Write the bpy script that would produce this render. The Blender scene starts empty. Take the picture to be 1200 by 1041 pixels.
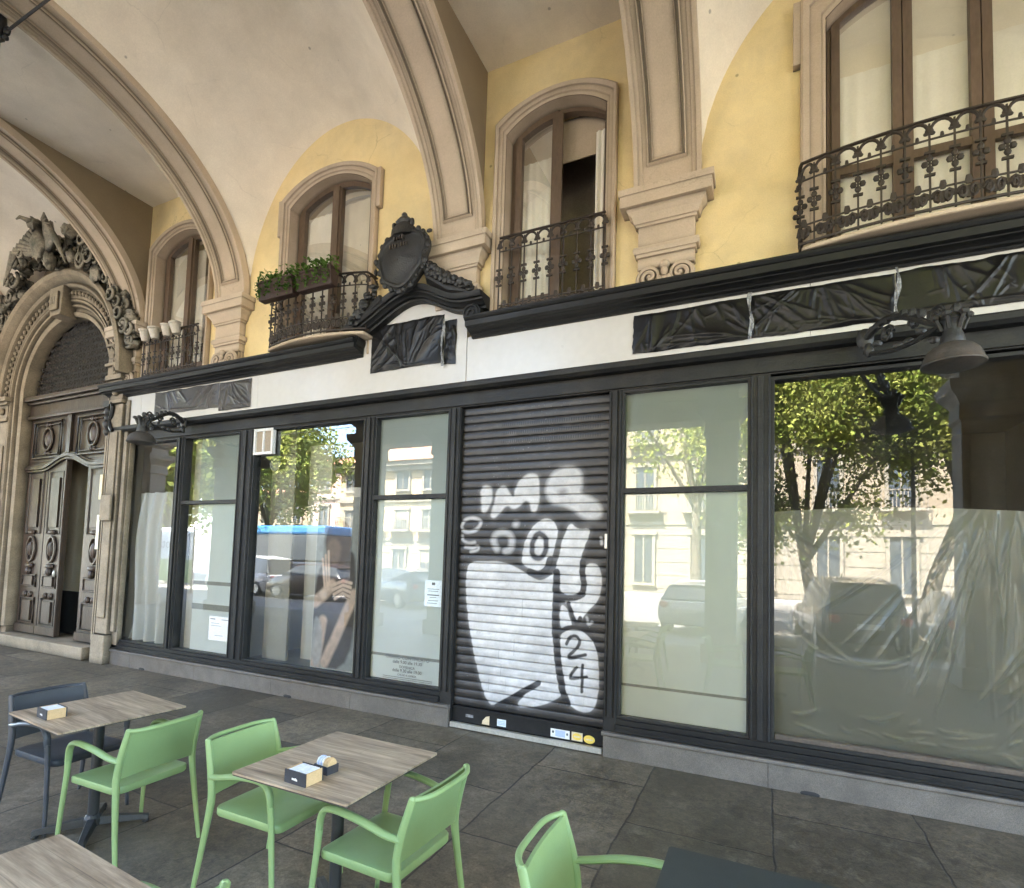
import bpy, math, random
import numpy as np
from mathutils import Vector, Matrix
random.seed(7); RNG = np.random.default_rng(7)
C = bpy.context.scene.collection
S = bpy.context.scene
PI = math.pi
rad = math.radians

# ------------------------------------------------------------------ materials
def new_mat(name):
    m = bpy.data.materials.new(name); m.use_nodes = True
    nt = m.node_tree; nt.nodes.clear()
    out = nt.nodes.new('ShaderNodeOutputMaterial')
    return m, nt, out

def N(nt, t, **kw):
    n = nt.nodes.new(t)
    for k, v in kw.items():
        if k.startswith('i_'): n.inputs[k[2:].replace('_', ' ')].default_value = v
        else: setattr(n, k, v)
    return n

def L(nt, a, b): nt.links.new(a, b)

def rgba(c): return (c[0], c[1], c[2], 1)

def pmat(name, c1, c2, scale=4, rough=(.6, .8), bump=.2, bscale=60, metal=0, stain=None, stain_scale=.8,
         stain_amt=.5, stretch=None, coord='pos', spec=.5, fine=.15, coat=0, ao=None, cracks=0):
    """two-tone noise colour + fine grain + optional stains and bump"""
    m, nt, out = new_mat(name)
    b = N(nt, 'ShaderNodeBsdfPrincipled')
    b.inputs['Metallic'].default_value = metal
    b.inputs['Specular IOR Level'].default_value = spec
    b.inputs['Coat Weight'].default_value = coat
    if coord == 'pos':
        g = N(nt, 'ShaderNodeNewGeometry'); src = g.outputs['Position']
    else:
        g = N(nt, 'ShaderNodeTexCoord'); src = g.outputs['Object']
    if stretch:
        mp = N(nt, 'ShaderNodeMapping'); mp.inputs['Scale'].default_value = stretch
        L(nt, src, mp.inputs['Vector']); src = mp.outputs['Vector']
    n1 = N(nt, 'ShaderNodeTexNoise'); n1.inputs['Scale'].default_value = scale; n1.inputs['Detail'].default_value = 6
    n1.inputs['Roughness'].default_value = .62
    L(nt, src, n1.inputs['Vector'])
    r1 = N(nt, 'ShaderNodeMapRange'); r1.inputs['From Min'].default_value = .3; r1.inputs['From Max'].default_value = .7
    L(nt, n1.outputs['Fac'], r1.inputs['Value'])
    mx = N(nt, 'ShaderNodeMix', data_type='RGBA'); mx.inputs['A'].default_value = rgba(c1); mx.inputs['B'].default_value = rgba(c2)
    L(nt, r1.outputs['Result'], mx.inputs['Factor']); col = mx.outputs['Result']
    n2 = N(nt, 'ShaderNodeTexNoise'); n2.inputs['Scale'].default_value = bscale; n2.inputs['Detail'].default_value = 4
    L(nt, src, n2.inputs['Vector'])
    if fine:
        r2 = N(nt, 'ShaderNodeMapRange'); r2.inputs['From Min'].default_value = .25; r2.inputs['From Max'].default_value = .75
        r2.inputs['To Min'].default_value = 1 - fine; r2.inputs['To Max'].default_value = 1 + fine
        L(nt, n2.outputs['Fac'], r2.inputs['Value'])
        hs = N(nt, 'ShaderNodeHueSaturation'); L(nt, r2.outputs['Result'], hs.inputs['Value']); L(nt, col, hs.inputs['Color'])
        col = hs.outputs['Color']
    if stain:
        n3 = N(nt, 'ShaderNodeTexNoise'); n3.inputs['Scale'].default_value = stain_scale; n3.inputs['Detail'].default_value = 8
        n3.inputs['Roughness'].default_value = .7
        L(nt, src, n3.inputs['Vector'])
        r3 = N(nt, 'ShaderNodeMapRange'); r3.inputs['From Min'].default_value = .48; r3.inputs['From Max'].default_value = .72
        r3.inputs['To Max'].default_value = stain_amt
        L(nt, n3.outputs['Fac'], r3.inputs['Value'])
        m3 = N(nt, 'ShaderNodeMix', data_type='RGBA'); m3.inputs['B'].default_value = rgba(stain)
        L(nt, r3.outputs['Result'], m3.inputs['Factor']); L(nt, col, m3.inputs['A']); col = m3.outputs['Result']
    if cracks:
        cs = N(nt, 'ShaderNodeVectorMath', operation='SCALE'); cs.inputs['Scale'].default_value = .35; L(nt, n1.outputs['Color'], cs.inputs[0])
        ca = N(nt, 'ShaderNodeVectorMath', operation='ADD'); L(nt, src, ca.inputs[0]); L(nt, cs.outputs[0], ca.inputs[1])
        vo = N(nt, 'ShaderNodeTexVoronoi', feature='DISTANCE_TO_EDGE'); vo.inputs['Scale'].default_value = .75; L(nt, ca.outputs[0], vo.inputs['Vector'])
        cm = N(nt, 'ShaderNodeMapRange'); cm.inputs['From Min'].default_value = .0; cm.inputs['From Max'].default_value = .0045; cm.inputs['To Min'].default_value = cracks; cm.inputs['To Max'].default_value = 0
        L(nt, vo.outputs['Distance'], cm.inputs['Value'])
        cn = N(nt, 'ShaderNodeTexNoise'); cn.inputs['Scale'].default_value = 1.1; cn.inputs['Detail'].default_value = 3; L(nt, src, cn.inputs['Vector'])
        cr_ = N(nt, 'ShaderNodeMapRange'); cr_.inputs['From Min'].default_value = .50; cr_.inputs['From Max'].default_value = .60; L(nt, cn.outputs['Fac'], cr_.inputs['Value'])
        cf = N(nt, 'ShaderNodeMath', operation='MULTIPLY'); L(nt, cm.outputs[0], cf.inputs[0]); L(nt, cr_.outputs[0], cf.inputs[1])
        cx = N(nt, 'ShaderNodeMix', data_type='RGBA'); cx.inputs['B'].default_value = rgba(tuple(x * .35 for x in c2)); L(nt, cf.outputs[0], cx.inputs['Factor']); L(nt, col, cx.inputs['A']); col = cx.outputs['Result']
        # small knocks and nail holes, pale patches
        v2 = N(nt, 'ShaderNodeTexVoronoi'); v2.inputs['Scale'].default_value = 2.6; L(nt, src, v2.inputs['Vector'])
        d2 = N(nt, 'ShaderNodeMapRange'); d2.inputs['From Min'].default_value = .03; d2.inputs['From Max'].default_value = .05; d2.inputs['To Min'].default_value = .6; d2.inputs['To Max'].default_value = 0; L(nt, v2.outputs['Distance'], d2.inputs['Value'])
        x2 = N(nt, 'ShaderNodeMix', data_type='RGBA'); x2.inputs['B'].default_value = rgba(tuple(x * .3 for x in c2)); L(nt, d2.outputs[0], x2.inputs['Factor']); L(nt, col, x2.inputs['A']); col = x2.outputs['Result']
        n5 = N(nt, 'ShaderNodeTexNoise'); n5.inputs['Scale'].default_value = .55; n5.inputs['Detail'].default_value = 9; n5.inputs['Roughness'].default_value = .68; L(nt, ca.outputs[0], n5.inputs['Vector'])
        d5 = N(nt, 'ShaderNodeMapRange'); d5.inputs['From Min'].default_value = .35; d5.inputs['From Max'].default_value = .68; d5.inputs['To Min'].default_value = .86; d5.inputs['To Max'].default_value = 1.10; L(nt, n5.outputs['Fac'], d5.inputs['Value'])
        h5 = N(nt, 'ShaderNodeHueSaturation'); L(nt, d5.outputs[0], h5.inputs['Value']); L(nt, col, h5.inputs['Color']); col = h5.outputs['Color']
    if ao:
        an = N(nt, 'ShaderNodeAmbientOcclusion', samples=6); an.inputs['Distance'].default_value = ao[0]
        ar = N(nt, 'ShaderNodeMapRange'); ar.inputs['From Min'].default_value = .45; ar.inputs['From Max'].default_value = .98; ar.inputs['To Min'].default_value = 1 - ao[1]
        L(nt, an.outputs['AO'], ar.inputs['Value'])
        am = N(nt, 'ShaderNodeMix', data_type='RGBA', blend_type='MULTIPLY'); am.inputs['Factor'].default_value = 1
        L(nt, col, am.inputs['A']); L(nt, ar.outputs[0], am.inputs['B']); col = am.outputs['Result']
    L(nt, col, b.inputs['Base Color'])
    rr = N(nt, 'ShaderNodeMapRange'); rr.inputs['To Min'].default_value = rough[0]; rr.inputs['To Max'].default_value = rough[1]
    L(nt, n1.outputs['Fac'], rr.inputs['Value']); L(nt, rr.outputs['Result'], b.inputs['Roughness'])
    if bump:
        bp = N(nt, 'ShaderNodeBump'); bp.inputs['Strength'].default_value = bump; bp.inputs['Distance'].default_value = .01
        ad = N(nt, 'ShaderNodeMath', operation='ADD'); L(nt, n2.outputs['Fac'], ad.inputs[0]); L(nt, n1.outputs['Fac'], ad.inputs[1])
        L(nt, ad.outputs[0], bp.inputs['Height']); L(nt, bp.outputs['Normal'], b.inputs['Normal'])
    L(nt, b.outputs[0], out.inputs[0])
    return m

def attr_mat(name, rough=.5, attr='Col', bump=.1, spec=.5):
    m, nt, out = new_mat(name)
    b = N(nt, 'ShaderNodeBsdfPrincipled'); a = N(nt, 'ShaderNodeAttribute', attribute_name=attr)
    tc = N(nt, 'ShaderNodeTexCoord')
    n = N(nt, 'ShaderNodeTexNoise'); n.inputs['Scale'].default_value = 9; n.inputs['Detail'].default_value = 8; n.inputs['Roughness'].default_value = .7
    L(nt, tc.outputs['Object'], n.inputs['Vector'])
    r = N(nt, 'ShaderNodeMapRange'); r.inputs['From Min'].default_value = .3; r.inputs['From Max'].default_value = .7
    r.inputs['To Min'].default_value = .78; r.inputs['To Max'].default_value = 1.1
    L(nt, n.outputs['Fac'], r.inputs['Value'])
    hs = N(nt, 'ShaderNodeHueSaturation'); L(nt, a.outputs['Color'], hs.inputs['Color']); L(nt, r.outputs['Result'], hs.inputs['Value'])
    L(nt, hs.outputs['Color'], b.inputs['Base Color']); b.inputs['Roughness'].default_value = rough; b.inputs['Specular IOR Level'].default_value = spec
    L(nt, b.outputs[0], out.inputs[0])
    return m

def flat(name, c, rough=.5, metal=0, spec=.5):
    return pmat(name, c, tuple(x * .85 for x in c), scale=6, rough=(rough, min(1, rough + .1)), bump=.05, metal=metal, spec=spec, coord='obj')

def glass_mat(name, tint=(.93, .96, .95), add=.04, gain=2.0, dirt=.04):
    m, nt, out = new_mat(name)
    fr = N(nt, 'ShaderNodeFresnel'); fr.inputs['IOR'].default_value = 1.52
    mu = N(nt, 'ShaderNodeMath', operation='MULTIPLY_ADD', use_clamp=True); mu.inputs[1].default_value = gain; mu.inputs[2].default_value = add
    L(nt, fr.outputs[0], mu.inputs[0])
    t = N(nt, 'ShaderNodeBsdfTransparent'); t.inputs['Color'].default_value = rgba(tint)
    g = N(nt, 'ShaderNodeBsdfGlossy'); g.inputs['Roughness'].default_value = 0.0; g.inputs['Color'].default_value = (.96, .98, 1, 1)
    tc = N(nt, 'ShaderNodeTexCoord')
    wn = N(nt, 'ShaderNodeTexNoise'); wn.inputs['Scale'].default_value = .9; wn.inputs['Detail'].default_value = 1
    L(nt, tc.outputs['Object'], wn.inputs['Vector'])
    bp = N(nt, 'ShaderNodeBump'); bp.inputs['Strength'].default_value = .08; bp.inputs['Distance'].default_value = .006
    L(nt, wn.outputs['Fac'], bp.inputs['Height']); L(nt, bp.outputs['Normal'], g.inputs['Normal'])
    mix = N(nt, 'ShaderNodeMixShader'); L(nt, mu.outputs[0], mix.inputs[0]); L(nt, t.outputs[0], mix.inputs[1]); L(nt, g.outputs[0], mix.inputs[2])
    d = N(nt, 'ShaderNodeBsdfDiffuse'); d.inputs['Color'].default_value = (.6, .62, .6, 1)
    dn = N(nt, 'ShaderNodeTexNoise'); dn.inputs['Scale'].default_value = 3; dn.inputs['Detail'].default_value = 8
    L(nt, tc.outputs['Object'], dn.inputs['Vector'])
    dm = N(nt, 'ShaderNodeMapRange'); dm.inputs['From Min'].default_value = .35; dm.inputs['From Max'].default_value = .8; dm.inputs['To Max'].default_value = dirt * 2
    L(nt, dn.outputs['Fac'], dm.inputs['Value'])
    m2 = N(nt, 'ShaderNodeMixShader'); L(nt, dm.outputs['Result'], m2.inputs[0]); L(nt, mix.outputs[0], m2.inputs[1]); L(nt, d.outputs[0], m2.inputs[2])
    L(nt, m2.outputs[0], out.inputs[0])
    return m

def film_mat(name, col, alpha=.5, rough=.25, bump=0.):
    """thin translucent sheet (plastic or voile)"""
    m, nt, out = new_mat(name)
    lw = N(nt, 'ShaderNodeLayerWeight'); lw.inputs['Blend'].default_value = .45
    mr = N(nt, 'ShaderNodeMapRange'); mr.inputs['To Min'].default_value = alpha; mr.inputs['To Max'].default_value = min(1, alpha + .45)
    L(nt, lw.outputs['Facing'], mr.inputs['Value'])
    t = N(nt, 'ShaderNodeBsdfTransparent')
    d = N(nt, 'ShaderNodeBsdfDiffuse'); d.inputs['Color'].default_value = rgba(col)
    tl = N(nt, 'ShaderNodeBsdfTranslucent'); tl.inputs['Color'].default_value = rgba(col)
    g = N(nt, 'ShaderNodeBsdfGlossy'); g.inputs['Roughness'].default_value = rough
    a1 = N(nt, 'ShaderNodeMixShader'); a1.inputs[0].default_value = .35; L(nt, d.outputs[0], a1.inputs[1]); L(nt, tl.outputs[0], a1.inputs[2])
    a2 = N(nt, 'ShaderNodeMixShader'); a2.inputs[0].default_value = .12; L(nt, a1.outputs[0], a2.inputs[1]); L(nt, g.outputs[0], a2.inputs[2])
    a3 = N(nt, 'ShaderNodeMixShader'); L(nt, mr.outputs[0], a3.inputs[0]); L(nt, t.outputs[0], a3.inputs[1]); L(nt, a2.outputs[0], a3.inputs[2])
    L(nt, a3.outputs[0], out.inputs[0])
    return m

M = {}
M['yellow'] = pmat('yellow_plaster', (.88, .72, .41), (.82, .645, .33), 1.6, (.8, .95), .3, 90, stain=(.60, .49, .31), stain_scale=1.3, stain_amt=.5, fine=.07, cracks=.4)
M['vault'] = pmat('vault_plaster', (.92, .85, .74), (.88, .79, .67), 1.1, (.85, .95), .2, 70, stain=(.70, .63, .51), stain_scale=.8, stain_amt=.45, fine=.05, cracks=.18)
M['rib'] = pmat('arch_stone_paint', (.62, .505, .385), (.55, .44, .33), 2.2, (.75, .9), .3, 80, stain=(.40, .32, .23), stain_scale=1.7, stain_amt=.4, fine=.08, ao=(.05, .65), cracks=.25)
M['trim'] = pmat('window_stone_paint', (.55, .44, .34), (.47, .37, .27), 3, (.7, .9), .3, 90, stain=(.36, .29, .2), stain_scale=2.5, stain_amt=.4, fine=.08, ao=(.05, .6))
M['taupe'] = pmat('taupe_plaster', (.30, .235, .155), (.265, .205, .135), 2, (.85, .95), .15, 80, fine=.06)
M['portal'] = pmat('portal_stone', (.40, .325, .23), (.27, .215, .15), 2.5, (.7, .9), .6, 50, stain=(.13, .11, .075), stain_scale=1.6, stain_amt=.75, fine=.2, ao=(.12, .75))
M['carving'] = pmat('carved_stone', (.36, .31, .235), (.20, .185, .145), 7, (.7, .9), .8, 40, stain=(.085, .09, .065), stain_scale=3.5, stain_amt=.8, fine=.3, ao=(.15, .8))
M['black'] = pmat('black_painted_wood', (.010, .0102, .0105), (.0065, .0065, .007), 3, (.40, .65), .25, 50, stain=(.028, .026, .023), stain_scale=2.2, stain_amt=.45, fine=.25, spec=.35)
M['blackgrey'] = pmat('dark_grey_painted_wood', (.018, .0182, .0185), (.011, .0112, .0115), 3, (.40, .65), .25, 50, stain=(.05, .045, .037), stain_scale=2.4, stain_amt=.5, fine=.3, spec=.35)
M['brownframe'] = pmat('worn_brown_frame', (.13, .10, .075), (.07, .055, .045), 5, (.4, .6), .3, 50, stain=(.03, .03, .03), stain_scale=3, stain_amt=.6, fine=.25)
M['fascia'] = pmat('white_fascia_panel', (.62, .60, .585), (.57, .55, .53), 1.4, (.22, .38), .06, 14, stain=(.60, .56, .51), stain_scale=1.6, stain_amt=.30, fine=.03)
M['sheet'] = pmat('black_bin_liner', (.010, .0095, .010), (.007, .0065, .007), 3, (.30, .44), .1, 60, fine=.1, spec=.34)
M['sheetgrey'] = pmat('grey_bin_liner', (.075, .07, .07), (.05, .047, .047), 3, (.30, .44), .1, 60, fine=.1, spec=.4)  # lighter grey than the other plastic covers
M['tape'] = pmat('clear_tape', (.35, .36, .38), (.08, .08, .09), 26, (.12, .3), .8, 70, fine=.2, spec=.9)
M['granite'] = pmat('granite_sill', (.165, .145, .125), (.115, .102, .088), 5, (.45, .65), .25, 200, stain=(.09, .08, .07), stain_scale=2.4, stain_amt=.55, fine=.42)
M['iron'] = pmat('wrought_iron', (.042, .030, .022), (.025, .018, .014), 8, (.5, .7), .4, 80, stain=(.07, .05, .035), stain_scale=6, stain_amt=.5, fine=.25)
M['castblack'] = pmat('cast_black_metal', (.022, .021, .020), (.015, .014, .014), 6, (.4, .6), .4, 60, stain=(.055, .05, .04), stain_scale=4, stain_amt=.5, fine=.25)
M['domemet'] = pmat('dusty_lamp_metal', (.06, .05, .042), (.038, .034, .031), 5, (.5, .7), .3, 60, stain=(.15, .10, .065), stain_scale=3, stain_amt=.6, fine=.2)
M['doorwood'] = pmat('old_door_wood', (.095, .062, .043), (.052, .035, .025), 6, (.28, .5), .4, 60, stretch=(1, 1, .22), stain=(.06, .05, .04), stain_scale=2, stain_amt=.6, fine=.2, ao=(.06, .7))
M['casement'] = pmat('casement_wood', (.155, .105, .072), (.11, .075, .052), 6, (.45, .6), .3, 50, stretch=(1, 1, .3), fine=.15)
M['hall'] = pmat('hallway_plaster', (.75, .64, .44), (.68, .57, .38), 2, (.8, .9), .1, 50)
M['halldark'] = flat('hallway_wainscot', (.05, .048, .045), .4)
M['green'] = pmat('green_plastic', (.265, .385, .160), (.245, .355, .145), 5, (.34, .46), .10, 260, coord='obj', fine=.04, spec=.5)
M['darkplastic'] = pmat('anthracite_plastic', (.052, .060, .072), (.043, .05, .06), 5, (.34, .46), .1, 260, coord='obj', fine=.05)
M['tablemetal'] = pmat('black_powder_coat', (.028, .030, .031), (.020, .022, .023), 8, (.35, .5), .1, 200, coord='obj', stain=(.07, .07, .065), stain_scale=8, stain_amt=.35)
M['tabledark'] = pmat('dark_table_laminate', (.034, .042, .041), (.028, .034, .034), 3, (.45, .6), .05, 200, coord='obj')
M['tableedge'] = flat('table_edge', (.05, .042, .035), .5)
M['gl_shop'] = glass_mat('shop_window_glass', (.95, .98, .97), .02, 2.3, .02)
M['gl_dark'] = glass_mat('large_shop_window_glass', (.92, .95, .93), .02, 2.2, .015)
M['gl_up'] = glass_mat('upper_window_glass', (.95, .96, .94), .0, .5, .02)
M['whitefilm'] = pmat('pale_backing_panel', (.68, .80, .74), (.65, .765, .71), .9, (.5, .7), 0, 20, fine=.02)
M['greyfilm'] = pmat('grey_backing_panel', (.31, .35, .315), (.26, .30, .275), .9, (.6, .7), 0, 20, fine=.03)
M['strip'] = flat('grey_batten', (.36, .38, .35), .6)
M['voile'] = film_mat('white_voile_curtain', (.93, .97, .93), .86, .5)
M['lace'] = pmat('cream_curtain', (.92, .87, .77), (.86, .80, .70), 2, (.8, .9), .05, 60, fine=.04)
M['blind'] = pmat('sun_blind', (.84, .75, .60), (.78, .68, .53), 2, (.8, .9), .05, 60, fine=.04)
M['plastic'] = film_mat('clear_plastic_sheet', (.84, .87, .83), .46, .2)
M['shutter'] = attr_mat('painted_roller_shutter', .42)
M['posterm'] = attr_mat('printed_poster', .4)
M['white'] = flat('white_paint', (.8, .8, .78), .4)
M['paper'] = flat('white_paper', (.74, .82, .86), .6)
M['ink'] = flat('grey_ink', (.12, .13, .13), .6)
M['blackprint'] = flat('black_print', (.02, .02, .022), .6)
M['alu'] = flat('worn_aluminium', (.62, .60, .54), .35, .6)
M['yellowst'] = flat('yellow_sticker', (.85, .62, .12), .4)
M['bluest'] = flat('blue_sticker', (.45, .55, .78), .4)
M['creamst'] = flat('cream_sticker', (.75, .62, .42), .4)
M['wallbeige'] = pmat('shop_wall_beige', (.46, .43, .36), (.41, .385, .32), 1.2, (.7, .8), 0, 20, fine=.03)
M['wallbeige2'] = pmat('shop_panel_pale', (.66, .65, .59), (.60, .59, .54), 1.2, (.6, .7), 0, 20, fine=.03)
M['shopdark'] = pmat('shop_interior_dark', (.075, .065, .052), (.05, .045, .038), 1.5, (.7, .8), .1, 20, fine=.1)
M['shopfloor'] = pmat('shop_floor_tiles', (.16, .155, .14), (.12, .115, .10), 2, (.3, .5), .1, 30, fine=.1)
M['roomdark'] = flat('dim_room', (.42, .35, .27), .9)
M['kraft'] = pmat('raw_wood_box', (.66, .47, .25), (.58, .40, .2), 14, (.6, .7), .1, 60, coord='obj', stretch=(1, 4, 4))
M['napkin'] = flat('paper_napkins', (.84, .86, .86), .8)
M['boxblack'] = flat('black_card', (.035, .037, .045), .45)
M['terracotta'] = pmat('glazed_planter', (.055, .026, .02), (.035, .018, .014), 9, (.4, .6), .3, 50, fine=.2)
M['whitepot'] = flat('white_flower_pot', (.62, .56, .48), .6)
M['lensred'] = flat('red_lens', (.5, .02, .02), .2)  # red plastic of the tail lights
M['pillar'] = pmat('pillar_stone', (.34, .29, .23), (.27, .23, .18), 2.2, (.75, .9), .3, 60, stain=(.17, .145, .11), stain_scale=1.5, stain_amt=.5, fine=.12)

def floor_mat():
    m, nt, out = new_mat('stone_slab_paving')
    b = N(nt, 'ShaderNodeBsdfPrincipled')
    g = N(nt, 'ShaderNodeNewGeometry')
    mp = N(nt, 'ShaderNodeMapping'); mp.inputs['Rotation'].default_value = (0, 0, rad(90)); mp.inputs['Location'].default_value = (.1, -.07, 0)
    L(nt, g.outputs['Position'], mp.inputs['Vector'])
    dn = N(nt, 'ShaderNodeTexNoise'); dn.inputs['Scale'].default_value = 2.5; dn.inputs['Detail'].default_value = 5
    L(nt, g.outputs['Position'], dn.inputs['Vector'])
    dsub = N(nt, 'ShaderNodeVectorMath', operation='SUBTRACT'); dsub.inputs[1].default_value = (.5, .5, .5); L(nt, dn.outputs['Color'], dsub.inputs[0])
    dsc = N(nt, 'ShaderNodeVectorMath', operation='SCALE'); dsc.inputs['Scale'].default_value = .06; L(nt, dsub.outputs[0], dsc.inputs[0])
    da = N(nt, 'ShaderNodeVectorMath', operation='ADD'); L(nt, mp.outputs[0], da.inputs[0]); L(nt, dsc.outputs[0], da.inputs[1])
    br = N(nt, 'ShaderNodeTexBrick'); br.inputs['Scale'].default_value = 1; br.inputs['Mortar Size'].default_value = .009
    br.inputs['Mortar Smooth'].default_value = .6; br.inputs['Brick Width'].default_value = 1.32; br.inputs['Row Height'].default_value = .93
    br.inputs['Bias'].default_value = 0
    br.inputs['Color1'].default_value = (.062, .050, .034, 1); br.inputs['Color2'].default_value = (.150, .123, .086, 1); br.inputs['Mortar'].default_value = (.026, .022, .018, 1)
    L(nt, da.outputs[0], br.inputs['Vector'])
    n1 = N(nt, 'ShaderNodeTexNoise'); n1.inputs['Scale'].default_value = 1.1; n1.inputs['Detail'].default_value = 10; n1.inputs['Roughness'].default_value = .7
    L(nt, g.outputs['Position'], n1.inputs['Vector'])
    r1 = N(nt, 'ShaderNodeMapRange'); r1.inputs['From Min'].default_value = .3; r1.inputs['From Max'].default_value = .7; r1.inputs['To Min'].default_value = .42; r1.inputs['To Max'].default_value = 1.7
    L(nt, n1.outputs['Fac'], r1.inputs['Value'])
    n2 = N(nt, 'ShaderNodeTexNoise'); n2.inputs['Scale'].default_value = 55; n2.inputs['Detail'].default_value = 6; n2.inputs['Roughness'].default_value = .8
    L(nt, g.outputs['Position'], n2.inputs['Vector'])
    r2 = N(nt, 'ShaderNodeMapRange'); r2.inputs['From Min'].default_value = .3; r2.inputs['From Max'].default_value = .7; r2.inputs['To Min'].default_value = .5; r2.inputs['To Max'].default_value = 1.5
    L(nt, n2.outputs['Fac'], r2.inputs['Value'])
    n6 = N(nt, 'ShaderNodeTexNoise'); n6.inputs['Scale'].default_value = 13; n6.inputs['Detail'].default_value = 7; n6.inputs['Roughness'].default_value = .75; n6.inputs['Distortion'].default_value = .8; L(nt, g.outputs['Position'], n6.inputs['Vector'])
    r6 = N(nt, 'ShaderNodeMapRange'); r6.inputs['From Min'].default_value = .36; r6.inputs['From Max'].default_value = .64; r6.inputs['To Min'].default_value = .62; r6.inputs['To Max'].default_value = 1.38; L(nt, n6.outputs['Fac'], r6.inputs['Value'])
    m6 = N(nt, 'ShaderNodeMath', operation='MULTIPLY'); L(nt, r1.outputs[0], m6.inputs[0]); L(nt, r6.outputs[0], m6.inputs[1])
    mm = N(nt, 'ShaderNodeMath', operation='MULTIPLY'); L(nt, m6.outputs[0], mm.inputs[0]); L(nt, r2.outputs[0], mm.inputs[1])
    hs = N(nt, 'ShaderNodeHueSaturation'); L(nt, br.outputs['Color'], hs.inputs['Color']); L(nt, mm.outputs[0], hs.inputs['Value'])
    # greenish/brown discolouration
    n3 = N(nt, 'ShaderNodeTexNoise'); n3.inputs['Scale'].default_value = .7; n3.inputs['Detail'].default_value = 5; L(nt, mp.outputs[0], n3.inputs['Vector'])
    r3 = N(nt, 'ShaderNodeMapRange'); r3.inputs['From Min'].default_value = .5; r3.inputs['From Max'].default_value = .7; r3.inputs['To Max'].default_value = .35
    L(nt, n3.outputs['Fac'], r3.inputs['Value'])
    mx = N(nt, 'ShaderNodeMix', data_type='RGBA'); mx.inputs['B'].default_value = (.15, .13, .085, 1)
    L(nt, r3.outputs[0], mx.inputs['Factor']); L(nt, hs.outputs[0], mx.inputs['A'])
    # pale worn spots
    v = N(nt, 'ShaderNodeTexNoise'); v.inputs['Scale'].default_value = 4.3; v.inputs['Detail'].default_value = 9; v.inputs['Roughness'].default_value = .75
    L(nt, g.outputs['Position'], v.inputs['Vector'])
    rv = N(nt, 'ShaderNodeMapRange'); rv.inputs['From Min'].default_value = .56; rv.inputs['From Max'].default_value = .74; rv.inputs['To Max'].default_value = .6
    L(nt, v.outputs['Fac'], rv.inputs['Value'])
    m4 = N(nt, 'ShaderNodeMix', data_type='RGBA'); m4.inputs['B'].default_value = (.26, .225, .175, 1); L(nt, rv.outputs[0], m4.inputs['Factor']); L(nt, mx.outputs['Result'], m4.inputs['A'])
    gv = N(nt, 'ShaderNodeTexVoronoi'); gv.inputs['Scale'].default_value = 1.9; L(nt, g.outputs['Position'], gv.inputs['Vector'])
    gm = N(nt, 'ShaderNodeMapRange'); gm.inputs['From Min'].default_value = .035; gm.inputs['From Max'].default_value = .05; gm.inputs['To Min'].default_value = .65; gm.inputs['To Max'].default_value = 0; L(nt, gv.outputs['Distance'], gm.inputs['Value'])
    m5 = N(nt, 'ShaderNodeMix', data_type='RGBA'); m5.inputs['B'].default_value = (.03, .028, .025, 1); L(nt, gm.outputs[0], m5.inputs['Factor']); L(nt, m4.outputs['Result'], m5.inputs['A'])
    L(nt, m5.outputs['Result'], b.inputs['Base Color'])
    rr = N(nt, 'ShaderNodeMapRange'); rr.inputs['To Min'].default_value = .38; rr.inputs['To Max'].default_value = .72; L(nt, n1.outputs['Fac'], rr.inputs['Value'])
    L(nt, rr.outputs[0], b.inputs['Roughness'])
    bp = N(nt, 'ShaderNodeBump'); bp.inputs['Strength'].default_value = .55; bp.inputs['Distance'].default_value = .008
    ad = N(nt, 'ShaderNodeMath', operation='MULTIPLY_ADD'); ad.inputs[1].default_value = .5; L(nt, n2.outputs['Fac'], ad.inputs[0])
    iv = N(nt, 'ShaderNodeMath', operation='SUBTRACT'); iv.inputs[0].default_value = 1; L(nt, br.outputs['Fac'], iv.inputs[1]); L(nt, iv.outputs[0], ad.inputs[2])
    L(nt, ad.outputs[0], bp.inputs['Height']); L(nt, bp.outputs[0], b.inputs['Normal'])
    L(nt, b.outputs[0], out.inputs[0]); return m
M['floor'] = floor_mat()

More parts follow.
